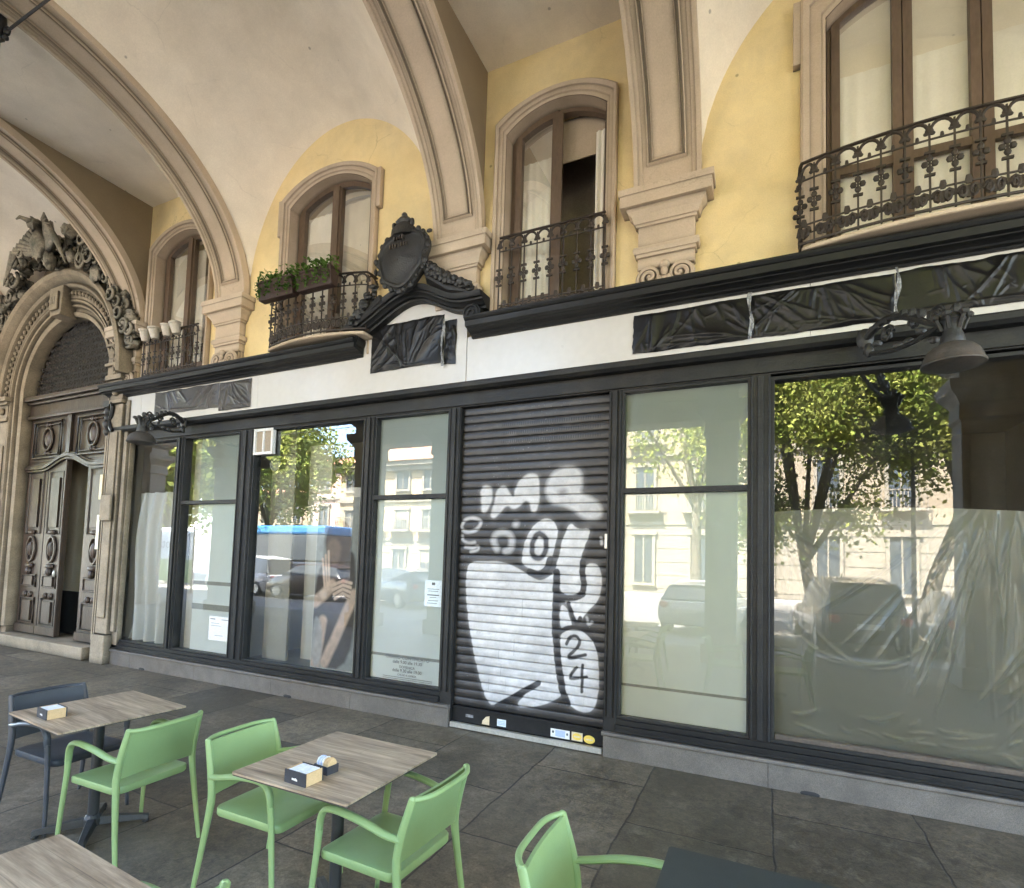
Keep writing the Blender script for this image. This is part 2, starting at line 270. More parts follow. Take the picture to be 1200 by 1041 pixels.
def wood_top_mat():
    m, nt, out = new_mat('grey_oak_laminate')
    b = N(nt, 'ShaderNodeBsdfPrincipled'); b.inputs['Roughness'].default_value = .42
    tc = N(nt, 'ShaderNodeTexCoord')
    mp = N(nt, 'ShaderNodeMapping'); mp.inputs['Scale'].default_value = (1.0, 9, 1); L(nt, tc.outputs['Object'], mp.inputs['Vector'])
    n1 = N(nt, 'ShaderNodeTexNoise'); n1.inputs['Scale'].default_value = 2.2; n1.inputs['Detail'].default_value = 8; n1.inputs['Roughness'].default_value = .65; n1.inputs['Distortion'].default_value = .4
    L(nt, mp.outputs[0], n1.inputs['Vector'])
    cr = N(nt, 'ShaderNodeValToRGB'); e = cr.color_ramp.elements
    e[0].position = .3; e[0].color = (.18, .128, .082, 1); e[1].position = .72; e[1].color = (.60, .475, .33, 1)
    k = cr.color_ramp.elements.new(.5); k.color = (.38, .288, .195, 1)
    L(nt, n1.outputs['Fac'], cr.inputs['Fac'])
    mp2 = N(nt, 'ShaderNodeMapping'); mp2.inputs['Scale'].default_value = (3, 90, 1); L(nt, tc.outputs['Object'], mp2.inputs['Vector'])
    n2 = N(nt, 'ShaderNodeTexNoise'); n2.inputs['Scale'].default_value = 2; n2.inputs['Detail'].default_value = 4; L(nt, mp2.outputs[0], n2.inputs['Vector'])
    r = N(nt, 'ShaderNodeMapRange'); r.inputs['From Min'].default_value = .3; r.inputs['From Max'].default_value = .7; r.inputs['To Min'].default_value = .78; r.inputs['To Max'].default_value = 1.2; L(nt, n2.outputs['Fac'], r.inputs['Value'])
    hs = N(nt, 'ShaderNodeHueSaturation'); L(nt, cr.outputs[0], hs.inputs['Color']); L(nt, r.outputs[0], hs.inputs['Value'])
    # plank joints
    br = N(nt, 'ShaderNodeTexBrick'); br.inputs['Scale'].default_value = 1; br.inputs['Row Height'].default_value = .14; br.inputs['Brick Width'].default_value = 3; br.inputs['Mortar Size'].default_value = .0012
    br.inputs['Color1'].default_value = (.86, .86, .86, 1); br.inputs['Color2'].default_value = (1.1, 1.1, 1.1, 1); br.inputs['Mortar'].default_value = (.6, .6, .6, 1)
    L(nt, tc.outputs['Object'], br.inputs['Vector'])
    mx = N(nt, 'ShaderNodeMix', data_type='RGBA', blend_type='MULTIPLY'); mx.inputs['Factor'].default_value = 1
    L(nt, hs.outputs[0], mx.inputs['A']); L(nt, br.outputs['Color'], mx.inputs['B'])
    L(nt, mx.outputs['Result'], b.inputs['Base Color'])
    bp = N(nt, 'ShaderNodeBump'); bp.inputs['Strength'].default_value = .1; bp.inputs['Distance'].default_value = .002; L(nt, n2.outputs['Fac'], bp.inputs['Height']); L(nt, bp.outputs[0], b.inputs['Normal'])
    L(nt, b.outputs[0], out.inputs[0]); return m
M['woodtop'] = wood_top_mat()

def leaf_mat(name, c1, c2):
    m, nt, out = new_mat(name)
    g = N(nt, 'ShaderNodeNewGeometry')
    n = N(nt, 'ShaderNodeTexNoise'); n.inputs['Scale'].default_value = 1.3; n.inputs['Detail'].default_value = 4; L(nt, g.outputs['Position'], n.inputs['Vector'])
    r = N(nt, 'ShaderNodeMapRange'); r.inputs['From Min'].default_value = .35; r.inputs['From Max'].default_value = .65; L(nt, n.outputs['Fac'], r.inputs['Value'])
    mx = N(nt, 'ShaderNodeMix', data_type='RGBA'); mx.inputs['A'].default_value = rgba(c1); mx.inputs['B'].default_value = rgba(c2); L(nt, r.outputs[0], mx.inputs['Factor'])
    hs = N(nt, 'ShaderNodeHueSaturation'); L(nt, mx.outputs['Result'], hs.inputs['Color'])
    r2 = N(nt, 'ShaderNodeMapRange'); r2.inputs['To Min'].default_value = .35; r2.inputs['To Max'].default_value = 1.5; L(nt, g.outputs['Random Per Island'], r2.inputs['Value']); L(nt, r2.outputs[0], hs.inputs['Value'])
    d = N(nt, 'ShaderNodeBsdfDiffuse'); t = N(nt, 'ShaderNodeBsdfTranslucent'); L(nt, hs.outputs[0], d.inputs['Color']); L(nt, hs.outputs[0], t.inputs['Color'])
    a = N(nt, 'ShaderNodeMixShader'); a.inputs[0].default_value = .45; L(nt, d.outputs[0], a.inputs[1]); L(nt, t.outputs[0], a.inputs[2])
    L(nt, a.outputs[0], out.inputs[0]); return m
M['leaf'] = leaf_mat('plane_tree_leaves', (.20, .27, .055), (.48, .48, .14))
M['leafdark'] = leaf_mat('potted_plant_leaves', (.05, .11, .025), (.12, .2, .05))
M['bark'] = pmat('plane_bark', (.17, .14, .10), (.09, .07, .05), 3, (.8, .9), .5, 20, fine=.2)
M['asphalt'] = pmat('street_stone_paving', (.20, .187, .165), (.15, .14, .125), 2, (.8, .9), .2, 80)
M['ground'] = pmat('city_ground', (.10, .095, .085), (.08, .075, .07), .5, (.8, .9), .1, 10)
M['kerb'] = pmat('granite_kerb', (.32, .31, .29), (.26, .25, .235), 5, (.6, .8), .2, 100)
M['cream'] = pmat('cream_facade', (.31, .25, .175), (.26, .21, .145), .6, (.8, .9), .1, 10)
M['ochre'] = pmat('ochre_facade', (.50, .37, .20), (.44, .32, .17), .6, (.8, .9), .1, 10)
M['pinkf'] = pmat('pink_facade', (.55, .38, .30), (.5, .33, .26), .6, (.8, .9), .1, 10)
M['stonef'] = pmat('rusticated_stone', (.27, .235, .18), (.225, .195, .15), .8, (.8, .9), .1, 10)
M['tiles'] = pmat('clay_roof_tiles', (.38, .19, .11), (.28, .13, .08), 3, (.8, .9), .3, 12)
M['bwin'] = flat('far_window_glass', (.06, .07, .08), .15)
M['shutterw'] = flat('far_window_shutter', (.22, .20, .16), .7)

# ------------------------------------------------------------------ mesh builder
class MB:
    def __init__(s): s.v = []; s.f = []
    def add(s, vs, fs):
        o = len(s.v); s.v.extend([tuple(map(float, p)) for p in vs]); s.f.extend([tuple(i + o for i in f) for f in fs]); return s
    def box(s, x0, x1, y0, y1, z0, z1, m=None):
        vs = [Vector(p) for p in [(x0, y0, z0), (x1, y0, z0), (x1, y1, z0), (x0, y1, z0), (x0, y0, z1), (x1, y0, z1), (x1, y1, z1), (x0, y1, z1)]]
        if m is not None: vs = [m @ p for p in vs]
        return s.add(vs, [(0, 3, 2, 1), (4, 5, 6, 7), (0, 1, 5, 4), (1, 2, 6, 5), (2, 3, 7, 6), (3, 0, 4, 7)])
    def extr(s, poly, axis, a, b):
        n = len(poly)
        def P(q, t):
            if axis == 'x': return (t, q[0], q[1])
            if axis == 'y': return (q[0], t, q[1])
            return (q[0], q[1], t)
        vs = [P(q, a) for q in poly] + [P(q, b) for q in poly]
        fs = [tuple(range(n)), tuple(range(2 * n - 1, n - 1, -1))]
        for i in range(n):
            j = (i + 1) % n; fs.append((i, i + n, j + n, j))
        return s.add(vs, fs)
    def loft(s, rings, closed_p=True, closed_r=False, caps=False):
        n = len(rings[0]); m = len(rings); vs = [p for r in rings for p in r]; fs = []
        for i in range(m if closed_r else m - 1):
            k = (i + 1) % m
            for j in range(n if closed_p else n - 1):
                l = (j + 1) % n
                fs.append((i * n + j, i * n + l, k * n + l, k * n + j))
        if caps and not closed_r:
            fs.append(tuple(range(n - 1, -1, -1))); fs.append(tuple((m - 1) * n + j for j in range(n)))
        return s.add(vs, fs)
    def tube(s, pts, r, n=8, closed=False, sx=1.0, caps=True, up=None):
        pts = [Vector(p) for p in pts]; m = len(pts)
        rs = r if isinstance(r, (list, tuple)) else [r] * m
        rings = []; prev = None
        for i, p in enumerate(pts):
            a = pts[i - 1] if (i > 0 or closed) else pts[i]; b = pts[(i + 1) % m] if (i < m - 1 or closed) else pts[i]
            t = (b - a)
            t = t.normalized() if t.length > 1e-9 else Vector((0, 0, 1))
            if prev is None:
                h = Vector(up) if up else (Vector((0, 0, 1)) if abs(t.z) < .9 else Vector((1, 0, 0)))
                u = (h - t * h.dot(t)).normalized()
            else:
                u = prev - t * prev.dot(t)
                u = u.normalized() if u.length > 1e-6 else prev
            w = t.cross(u); prev = u
            rings.append([p + (u * math.cos(2 * PI * k / n) * sx + w * math.sin(2 * PI * k / n)) * rs[i] for k in range(n)])
        return s.loft(rings, True, closed, caps)
    def lathe(s, prof, c=(0, 0, 0), n=24, sy=1.0, caps=True):
        rings = [[(c[0] + r * math.cos(2 * PI * k / n), c[1] + r * sy * math.sin(2 * PI * k / n), c[2] + z) for k in range(n)] for r, z in prof]
        return s.loft(rings, True, False, caps)
    def ball(s, c, r, n=8, m=6):
        rx, ry, rz = r if isinstance(r, (tuple, list)) else (r, r, r)
        rings = [[(c[0] + rx * math.sin(PI * i / m) * math.cos(2 * PI * k / n), c[1] + ry * math.sin(PI * i / m) * math.sin(2 * PI * k / n), c[2] - rz * math.cos(PI * i / m)) for k in range(n)] for i in range(1, m)]
        s.loft(rings, True, False, True); return s
    def grid(s, fn, nu, nv, closed_u=False):
        vs = [fn(i / nu, j / nv) for i in range(nu + 1) for j in range(nv + 1)]
        fs = [(i * (nv + 1) + j, (i + 1) * (nv + 1) + j, (i + 1) * (nv + 1) + j + 1, i * (nv + 1) + j + 1) for i in range(nu) for j in range(nv)]
        return s.add(vs, fs)
    def xf(s, mat, start=0):
        for i in range(start, len(s.v)): s.v[i] = tuple(mat @ Vector(s.v[i]))
        return s
    def build(s, name, mat, parent=None, smooth=False, bevel=0, local=False, angle=40, flip=False):
        me = bpy.data.meshes.new(name)
        vs = s.v
        if parent is not None and not local:
            l = parent.location if parent.parent is None else parent.location + parent.parent.location
            vs = [(a - l.x, b - l.y, c - l.z) for a, b, c in vs]
        base = Vector((0, 0, 0))
        if parent is None and not local and vs:
            xs = [v[0] for v in vs]; ys = [v[1] for v in vs]; zs = [v[2] for v in vs]
            base = Vector(((min(xs) + max(xs)) / 2, (min(ys) + max(ys)) / 2, min(zs)))
            vs = [(a - base.x, b - base.y, c - base.z) for a, b, c in vs]
        me.from_pydata(vs, [], s.f); me.update()
        if smooth:
            me.polygons.foreach_set('use_smooth', [True] * len(me.polygons))
            me.set_sharp_from_angle(angle=rad(angle))
        me.materials.append(M[mat] if isinstance(mat, str) else mat)
        o = bpy.data.objects.new(name, me); C.objects.link(o); o.location = base
        if parent is not None: o.parent = parent
        if bevel:
            b = o.modifiers.new('bevel', 'BEVEL'); b.width = bevel; b.segments = 2; b.limit_method = 'ANGLE'; b.angle_limit = rad(40)
        return o

def np_mesh(name, V, F, mat, parent=None, colors=None, smooth=True, base=(0, 0, 0)):
    me = bpy.data.meshes.new(name); V = np.asarray(V, float) - np.array(base); F = np.asarray(F, int)
    me.vertices.add(len(V)); me.vertices.foreach_set('co', V.ravel())
    k = F.shape[1]; me.loops.add(F.size); me.loops.foreach_set('vertex_index', F.ravel())
    me.polygons.add(len(F)); me.polygons.foreach_set('loop_start', np.arange(0, F.size, k))
    if smooth: me.polygons.foreach_set('use_smooth', np.ones(len(F), bool))
    me.update(calc_edges=True); me.validate()
    if colors is not None:
        a = me.color_attributes.new('Col', 'FLOAT_COLOR', 'POINT')
        cc = np.ones((len(V), 4)); cc[:, :3] = colors; a.data.foreach_set('color', cc.ravel())
    me.materials.append(M[mat]); o = bpy.data.objects.new(name, me); C.objects.link(o)
    if parent is not None: o.parent = parent
    else: o.location = base
    return o

def grid_faces(nu, nv):
    i, j = np.meshgrid(np.arange(nu), np.arange(nv), indexing='ij'); a = i * (nv + 1) + j
    return np.stack([a, a + (nv + 1), a + (nv + 2), a + 1], -1).reshape(-1, 4)

def tag(o, label=None, cat=None, group=None, kind=None):
    if label: o['label'] = label
    if cat: o['category'] = cat
    if group: o['group'] = group
    if kind: o['kind'] = kind
    return o
def thing(name, label, cat, loc=(0, 0, 0), group=None, rz=0):
    o = bpy.data.objects.new(name, None); C.objects.link(o); o.location = loc; o.rotation_euler = (0, 0, rz); o.empty_display_size = .1
    return tag(o, label, cat, group)
def dup(o, loc=None, rz=None, label=None):
    c = o.copy(); C.objects.link(c)
    if loc is not None: c.location = loc
    if rz is not None: c.rotation_euler = (0, 0, rz)
    if label: c['label'] = label
    for ch in o.children:
        d = ch.copy(); C.objects.link(d); d.parent = c
        for g in ch.children:
            e = g.copy(); C.objects.link(e); e.parent = d
    return c
def lerp(a, b, t): return a + (b - a) * t

# value noise for folds (vectorised)
def vnoise(x, y, seed=0):
    xi = np.floor(x).astype(int); yi = np.floor(y).astype(int); fx = x - xi; fy = y - yi
    fx = fx * fx * (3 - 2 * fx); fy = fy * fy * (3 - 2 * fy)
    def h(a, b):
        n = (a * 374761393 + b * 668265263 + seed * 1442695041) & 0xffffffff
        n = ((n ^ (n >> 13)) * 1274126177) & 0xffffffff
        return ((n ^ (n >> 16)) & 0xffff) / 65535.
    return (h(xi, yi) * (1 - fx) + h(xi + 1, yi) * fx) * (1 - fy) + (h(xi, yi + 1) * (1 - fx) + h(xi + 1, yi + 1) * fx) * fy
def fbm(x, y, seed=0, o=4):
    s = 0; a = .5
    for k in range(o): s = s + a * vnoise(x * 2 ** k, y * 2 ** k, seed + k * 17); a *= .5
    return s

# ------------------------------------------------------------------ setting
tag(MB().box(-30, 16, -7.6, .16, -.16, 0).build('pavement', 'floor'), kind='structure')
tag(MB().box(-60, 60, -45, -7.604, -.18, -.13).build('road', 'asphalt'), kind='structure')
tag(MB().box(-60, 60, -29.5, -26, -.129, -.01).build('far_pavement', 'kerb'), kind='structure')
tag(MB().box(-30, 16, -7.78, -7.602, -.129, .004).build('kerb', 'kerb'), kind='structure')
g = MB(); g.add([(-400, -400, -.19), (400, -400, -.19), (400, 400, -.19), (-400, 400, -.19)], [(0, 1, 2, 3)])
tag(g.build('ground', 'ground'), kind='structure')

# arches: x ranges of the transverse ribs
RIBS = [(-13.15, -12.55), (-9.45, -8.85), (-7.10, -6.50), (-3.40, -2.78), (-1.13, -.52), (3.1, 3.7)]
YC, AY, BZ, ZS = -2.8, 2.7, 1.93, 5.30
def arch_pt(th, n=0.0):
    """point on the rib curve; n = offset away from the opening"""
    y = YC + AY * math.cos(th); z = ZS + BZ * math.sin(th)
    ny, nz = math.cos(th) / AY, math.sin(th) / BZ; l = math.hypot(ny, nz)
    return y + ny / l * n, z + nz / l * n

def vault(name, xa, xb, mat='vault', left_plain=False):
    xc = (xa + xb) / 2; hx = (xb - xa) / 2 + .02
    def fn(u, v):
        x = lerp(xa - .02, xb + .02, u); y = lerp(.0, -5.62, v)
        uu = min(1, abs((x - xc) / hx)); vv = min(1, abs((y - YC) / 2.83))
        return (x, y, 5.33 + math.sqrt(max(0, 4.1 * (1 - uu * uu) + 3.78 * (1 - vv * vv))))
    m = MB(); m.grid(fn, 56, 60)
    return tag(m.build(name, mat, smooth=True, angle=80), kind='structure')
vault('ceiling_vault', -12.55, -9.45); vault('ceiling_vault', -6.50, -3.40); vault('ceiling_vault', -.52, 3.10)
for xa, xb in ((-8.85, -7.10), (-2.78, -1.13)):
    m = MB(); m.box(xa - .3, xb + .3, -5.6, .02, 7.27, 7.35); tag(m.build('ceiling', 'vault'), kind='structure')
m = MB(); m.box(-30, -13.15, -5.6, .3, 7.3, 7.4); m.box(3.7, 16, -5.6, .3, 7.3, 7.4); tag(m.build('ceiling_beyond', 'vault'), kind='structure')
m = MB(); m.box(-31, 17, -6.2, 9.4, 8.62, 8.9); m.box(-31, 17, 9.0, 9.4, 0, 8.62); m.box(-31, -30.6, .5, 9, 0, 8.62); m.box(16.6, 17, .5, 9, 0, 8.62)  # unseen low roof and rear walls, shaped to keep sun off the arcade
tag(m.build('sun_block_shell', 'cream'), 'unseen plain roof and rear walls shaped to shade the arcade', 'building')

# facade wall with openings
WINS = [  # xa, xb, z bottom, z spring of the arch, rise
    (-8.66, -7.40, 4.2, 6.40, .26), (-5.78, -4.40, 4.2, 6.42, .26), (-2.55, -1.43, 4.2, 6.42, .22), (.47, 2.11, 4.2, 6.50, .34)]
def seg_top(xa, xb, zs, rise, x):
    h = (xb - xa) / 2; R = (h * h + rise * rise) / (2 * rise); d = x - (xa + xb) / 2
    return zs + rise - R + math.sqrt(max(0, R * R - d * d))
def wall(m, x0, x1, z0, z1, y, yb, ops, n=18):
    cur = x0
    for xa, xb, zb, zs, rise in sorted(ops):
        m.box(cur, xa, y, yb, z0, z1)
        if zb > z0: m.box(xa, xb, y, yb, z0, zb)
        top = [(lerp(xa, xb, i / n), seg_top(xa, xb, zs, rise, lerp(xa, xb, i / n))) for i in range(n + 1)]
        poly = top + [(xb, z1), (xa, z1)]
        m.extr(poly, 'y', y, yb)
        cur = xb
    m.box(cur, x1, y, yb, z0, z1)
m = MB(); wall(m, -9.5, 16, 3.72, 8.6, 0, .42, WINS); 
m.box(2.72, 16, 0, .42, .0, 3.72)
tag(m.build('facade_wall', 'yellow'), 'yellow plaster upper wall pierced by arched windows', 'wall')
m = MB(); m.box(-30, -12.9, 0, .42, 0, 8.6); m.box(-12.9, -9.5, 0, .42, 6.45, 8.6); m.box(-12.9, -12.41, .001, .42, 0, 6.45)
m.box(-9.63, -9.501, .001, .42, 0, 6.449)
tag(m.build('portal_wall', 'portal'), 'stone wall around the carved portal', 'wall')

# rooms behind the openings
for xa, xb, zb, zs, rise in WINS:
    m = MB(); m.box(xa - .5, xb + .5, 1.0, 1.05, 3.9, 7.2); m.box(xa - .55, xa - .5, .43, 1.05, 3.9, 7.2); m.box(xb + .5, xb + .55, .43, 1.05, 3.9, 7.2)
    m.box(xa - .5, xb + .5, .43, 1.0, 7.15, 7.2); m.box(xa - .5, xb + .5, .43, 1.0, 3.85, 3.9)
    tag(m.build('upper_room_walls', 'roomdark'), kind='structure')

def impost(x0, x1, name_label, hidden=False, parent=None):
    """moulded impost block on the wall with a scrolled console below"""
    m = MB(); a, b = x0 + .05, x1 - .05
    prof = [(5.30, .17, .22), (5.24, .17, .22), (5.235, .155, .21), (5.13, .155, .21), (5.125, .10, .17), (5.10, .095, .165), (5.06, .06, .14), (5.02, .045, .125),
            (4.995, .04, .12), (4.99, .02, .11), (4.965, .02, .11), (4.96, .0, .095), (4.77, .0, .095), (4.765, .035, .12), (4.735, .045, .13), (4.70, .035, .12), (4.695, .015, .11), (4.665, .015, .11),
            (4.66, .0, .09), (4.56, .0, .09), (4.555, -.01, .05), (4.28, -.01, .05)]
    rings = []
    for z, ov, pr in prof:
        rings.append([(a - ov, .02, z), (a - ov, -pr, z), (b + ov, -pr, z), (b + ov, .02, z)])
    m.loft(rings[::-1], True, False, True)
    o = m.build('impost', 'rib', parent)
    if hidden: return
    # scroll console
    m = MB(); w = b - a; cx = (a + b) / 2
    for s in (-1, 1):
        pts = []
        for i in range(34):
            t = i / 33; an = s * (-.6 + t * 2 * PI * 1.9); r = .105 * (1 - t * .78)
            pts.append((cx + s * w * .27 + s * r * math.cos(an) * 1.05, -.12 - .03 * t, 4.44 + r * math.sin(an * s) * 1.0))
        m.tube(pts, [.026 - .010 * i / 33 for i in range(34)], 6)
        m.ball((cx + s * w * .27, -.13, 4.44), .03)
        m.box(min(cx + s * w * .02, cx + s * w * .46), max(cx + s * w * .02, cx + s * w * .46), -.085, -.04, 4.32, 4.545)
        for k in range(3):
            m.ball((cx + s * (w * .08 + .012 * k), -.14, 4.40 - .05 * k), (.03, .03, .045))
    m.ball((cx, -.15, 4.53), (.05, .045, .045)); m.ball((cx, -.155, 4.47), (.035, .035, .05)); m.ball((cx, -.14, 4.38), (.045, .03, .08))
    m.tube([(a, -.10, 4.55), (b, -.10, 4.55)], .012, 6)
    m.build('console_scroll', 'trim', parent, smooth=True)

labs = ['plain stone transverse arch at the far left of the arcade', 'slim stone transverse arch springing beside the carved door portal', 'panelled stone arch springing between the flower pot window and the planter window',
        'panelled stone arch springing just right of the black crest', 'broad panelled stone arch springing right of the tall curtained window', 'plain stone transverse arch beyond the right balcony']
for i, (x0, x1) in enumerate(RIBS):
    t = thing('transverse_arch', labs[i], 'arch', ((x0 + x1) / 2, 0, ZS), 'stone arches crossing the arcade')
    n = 72; m = MB(); rings = []
    for k in range(n + 1):
        th = PI * k / n
        prof = [(x0, .10), (x0, -.0), (x0 + .035, 0), (x0 + .045, .018), (x0 + .075, .018), (x0 + .085, .03), (x1 - .085, .03), (x1 - .075, .018), (x1 - .045, .018), (x1 - .035, 0), (x1, 0), (x1, .10)]
        rings.append([(x,) + arch_pt(th, nn) for x, nn in prof] )
    m.loft(rings, True, False, True)
    m.build('rib', 'rib', t, smooth=True, angle=30)
    # raised mouldings on the soffit: two nested frames
    m = MB(); s0 = .10
    for inset, w, hgt in ((.125, .022, .030), (.165, .014, .022)):
        for xx, sg in ((x0 + inset, 1), (x1 - inset, -1)):
            rr = []
            for k in range(n + 1):
                th = lerp(s0 + inset * .3, PI - s0 - inset * .3, k / n)
                rr.append([(xx,) + arch_pt(th, .031), (xx + sg * .004,) + arch_pt(th, .031 - hgt * .8), (xx + sg * w * .6,) + arch_pt(th, .031 - hgt), (xx + sg * w,) + arch_pt(th, .031)])
            m.loft(rr, True, False, True)
        for th in (s0 + inset * .3, PI - s0 - inset * .3):
            rr = []
            for xx in (x0 + inset, x1 - inset):
                y0, z0 = arch_pt(th - .011, .031); y1, z1 = arch_pt(th, .031 - hgt); y2, z2 = arch_pt(th + .011, .031)
                rr.append([(xx, y0, z0), (xx, y1, z1), (xx, y2, z2)])
            m.loft(rr, True, False, True)
    m.build('moulding', 'rib', t, smooth=True, angle=30)
    # spandrel faces towards the narrow bays (taupe) and fillet towards the vaults
    m = MB()
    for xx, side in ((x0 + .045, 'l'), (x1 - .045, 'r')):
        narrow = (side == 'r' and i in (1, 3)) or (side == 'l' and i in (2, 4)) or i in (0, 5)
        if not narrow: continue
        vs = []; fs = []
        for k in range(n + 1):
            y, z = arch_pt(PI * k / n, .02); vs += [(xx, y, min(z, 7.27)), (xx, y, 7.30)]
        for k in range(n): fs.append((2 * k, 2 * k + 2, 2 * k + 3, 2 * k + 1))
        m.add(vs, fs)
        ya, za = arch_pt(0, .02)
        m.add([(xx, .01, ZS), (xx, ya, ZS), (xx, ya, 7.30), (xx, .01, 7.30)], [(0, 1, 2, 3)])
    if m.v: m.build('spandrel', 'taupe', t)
    if 0 < i < 5: impost(x0, x1, '', parent=t, hidden=(i == 3))

# street-side pillars and entablatures
pl = [('square stone street pillar at the left end of the arcade', -18.45, -17.9), ('square stone street pillar facing the carved door', -14.80, -13.50), ('square stone street pillar facing the arch beside the portal', -9.45, -8.85), ('square stone street pillar facing the planter window', -7.10, -6.50),
      ('square stone street pillar facing the black crest', -3.80, -3.30), ('square stone street pillar facing the pale shop window', -.98, -.44), ('square stone street pillar facing the right balcony', 2.84, 3.70)]
for lb, x0, x1 in pl:
    t = thing('street_pillar', lb, 'pillar', ((x0 + x1) / 2, -6.0, 0), 'pillars on the street side of the arcade')
    m = MB(); m.box(x0, x1, -6.05, -5.55, .35, 4.2); m.box(x0 + .1, x1 - .1, -5.551, -5.53, .6, 3.95); m.build('shaft', 'pillar', t, bevel=.02)
    m = MB(); m.box(x0 - .07, x1 + .07, -6.12, -5.48, 0, .35); m.build('plinth', 'pillar', t, bevel=.02)
    m = MB(); rings = []
    for z, o in [(4.2, 0), (4.25, .04), (4.32, .03), (4.5, .02), (4.6, .08), (4.7, .16), (4.78, .18), (4.86, .18), (4.87, .02), (5.05, .02), (5.1, .08), (5.2, .16), (5.3, .2), (5.36, .2)]:
        rings.append([(x0 - o, -6.05 - o, z), (x1 + o, -6.05 - o, z), (x1 + o, -5.55 + o, z), (x0 - o, -5.55 + o, z)])
    m.loft(rings, True, False, True); m.build('capital', 'pillar', t)
def arch_wall(x0, x1, name_x):
    m = MB(); n = 30; xc = (x0 + x1) / 2; h = (x1 - x0) / 2
    pts = [(xc - h * math.cos(PI * k / n), 5.36 + min(1.75, h * 1.05) * math.sin(PI * k / n)) for k in range(n + 1)]
    m.extr(pts + [(x1, 8.62), (x0, 8.62)], 'y', -6.0, -5.6); return m
m = MB()
edges = [(-17.9, -14.80), (-13.50, -9.45), (-6.5, -3.8), (-.44, 2.84)]
for a, b in edges:
    k = arch_wall(a, b, 0); m.add(k.v, k.f)
for a, b in ((-30, -17.9), (-14.80, -13.50), (-9.45, -6.5), (-3.8, -.44), (2.84, 16)):
    m.box(a, b, -6.0, -5.6, 5.36, 8.62)
for a, b in ((-8.85, -7.10), (-3.30, -.98)):
    m.box(a, b, -6.05, -5.54, 4.55, 5.359)
    m.box(a + .05, b - .05, -6.09, -5.5, 4.95, 5.15)
tag(m.build('street_side_wall', 'pillar'), 'cream arched wall over the street pillars', 'wall')

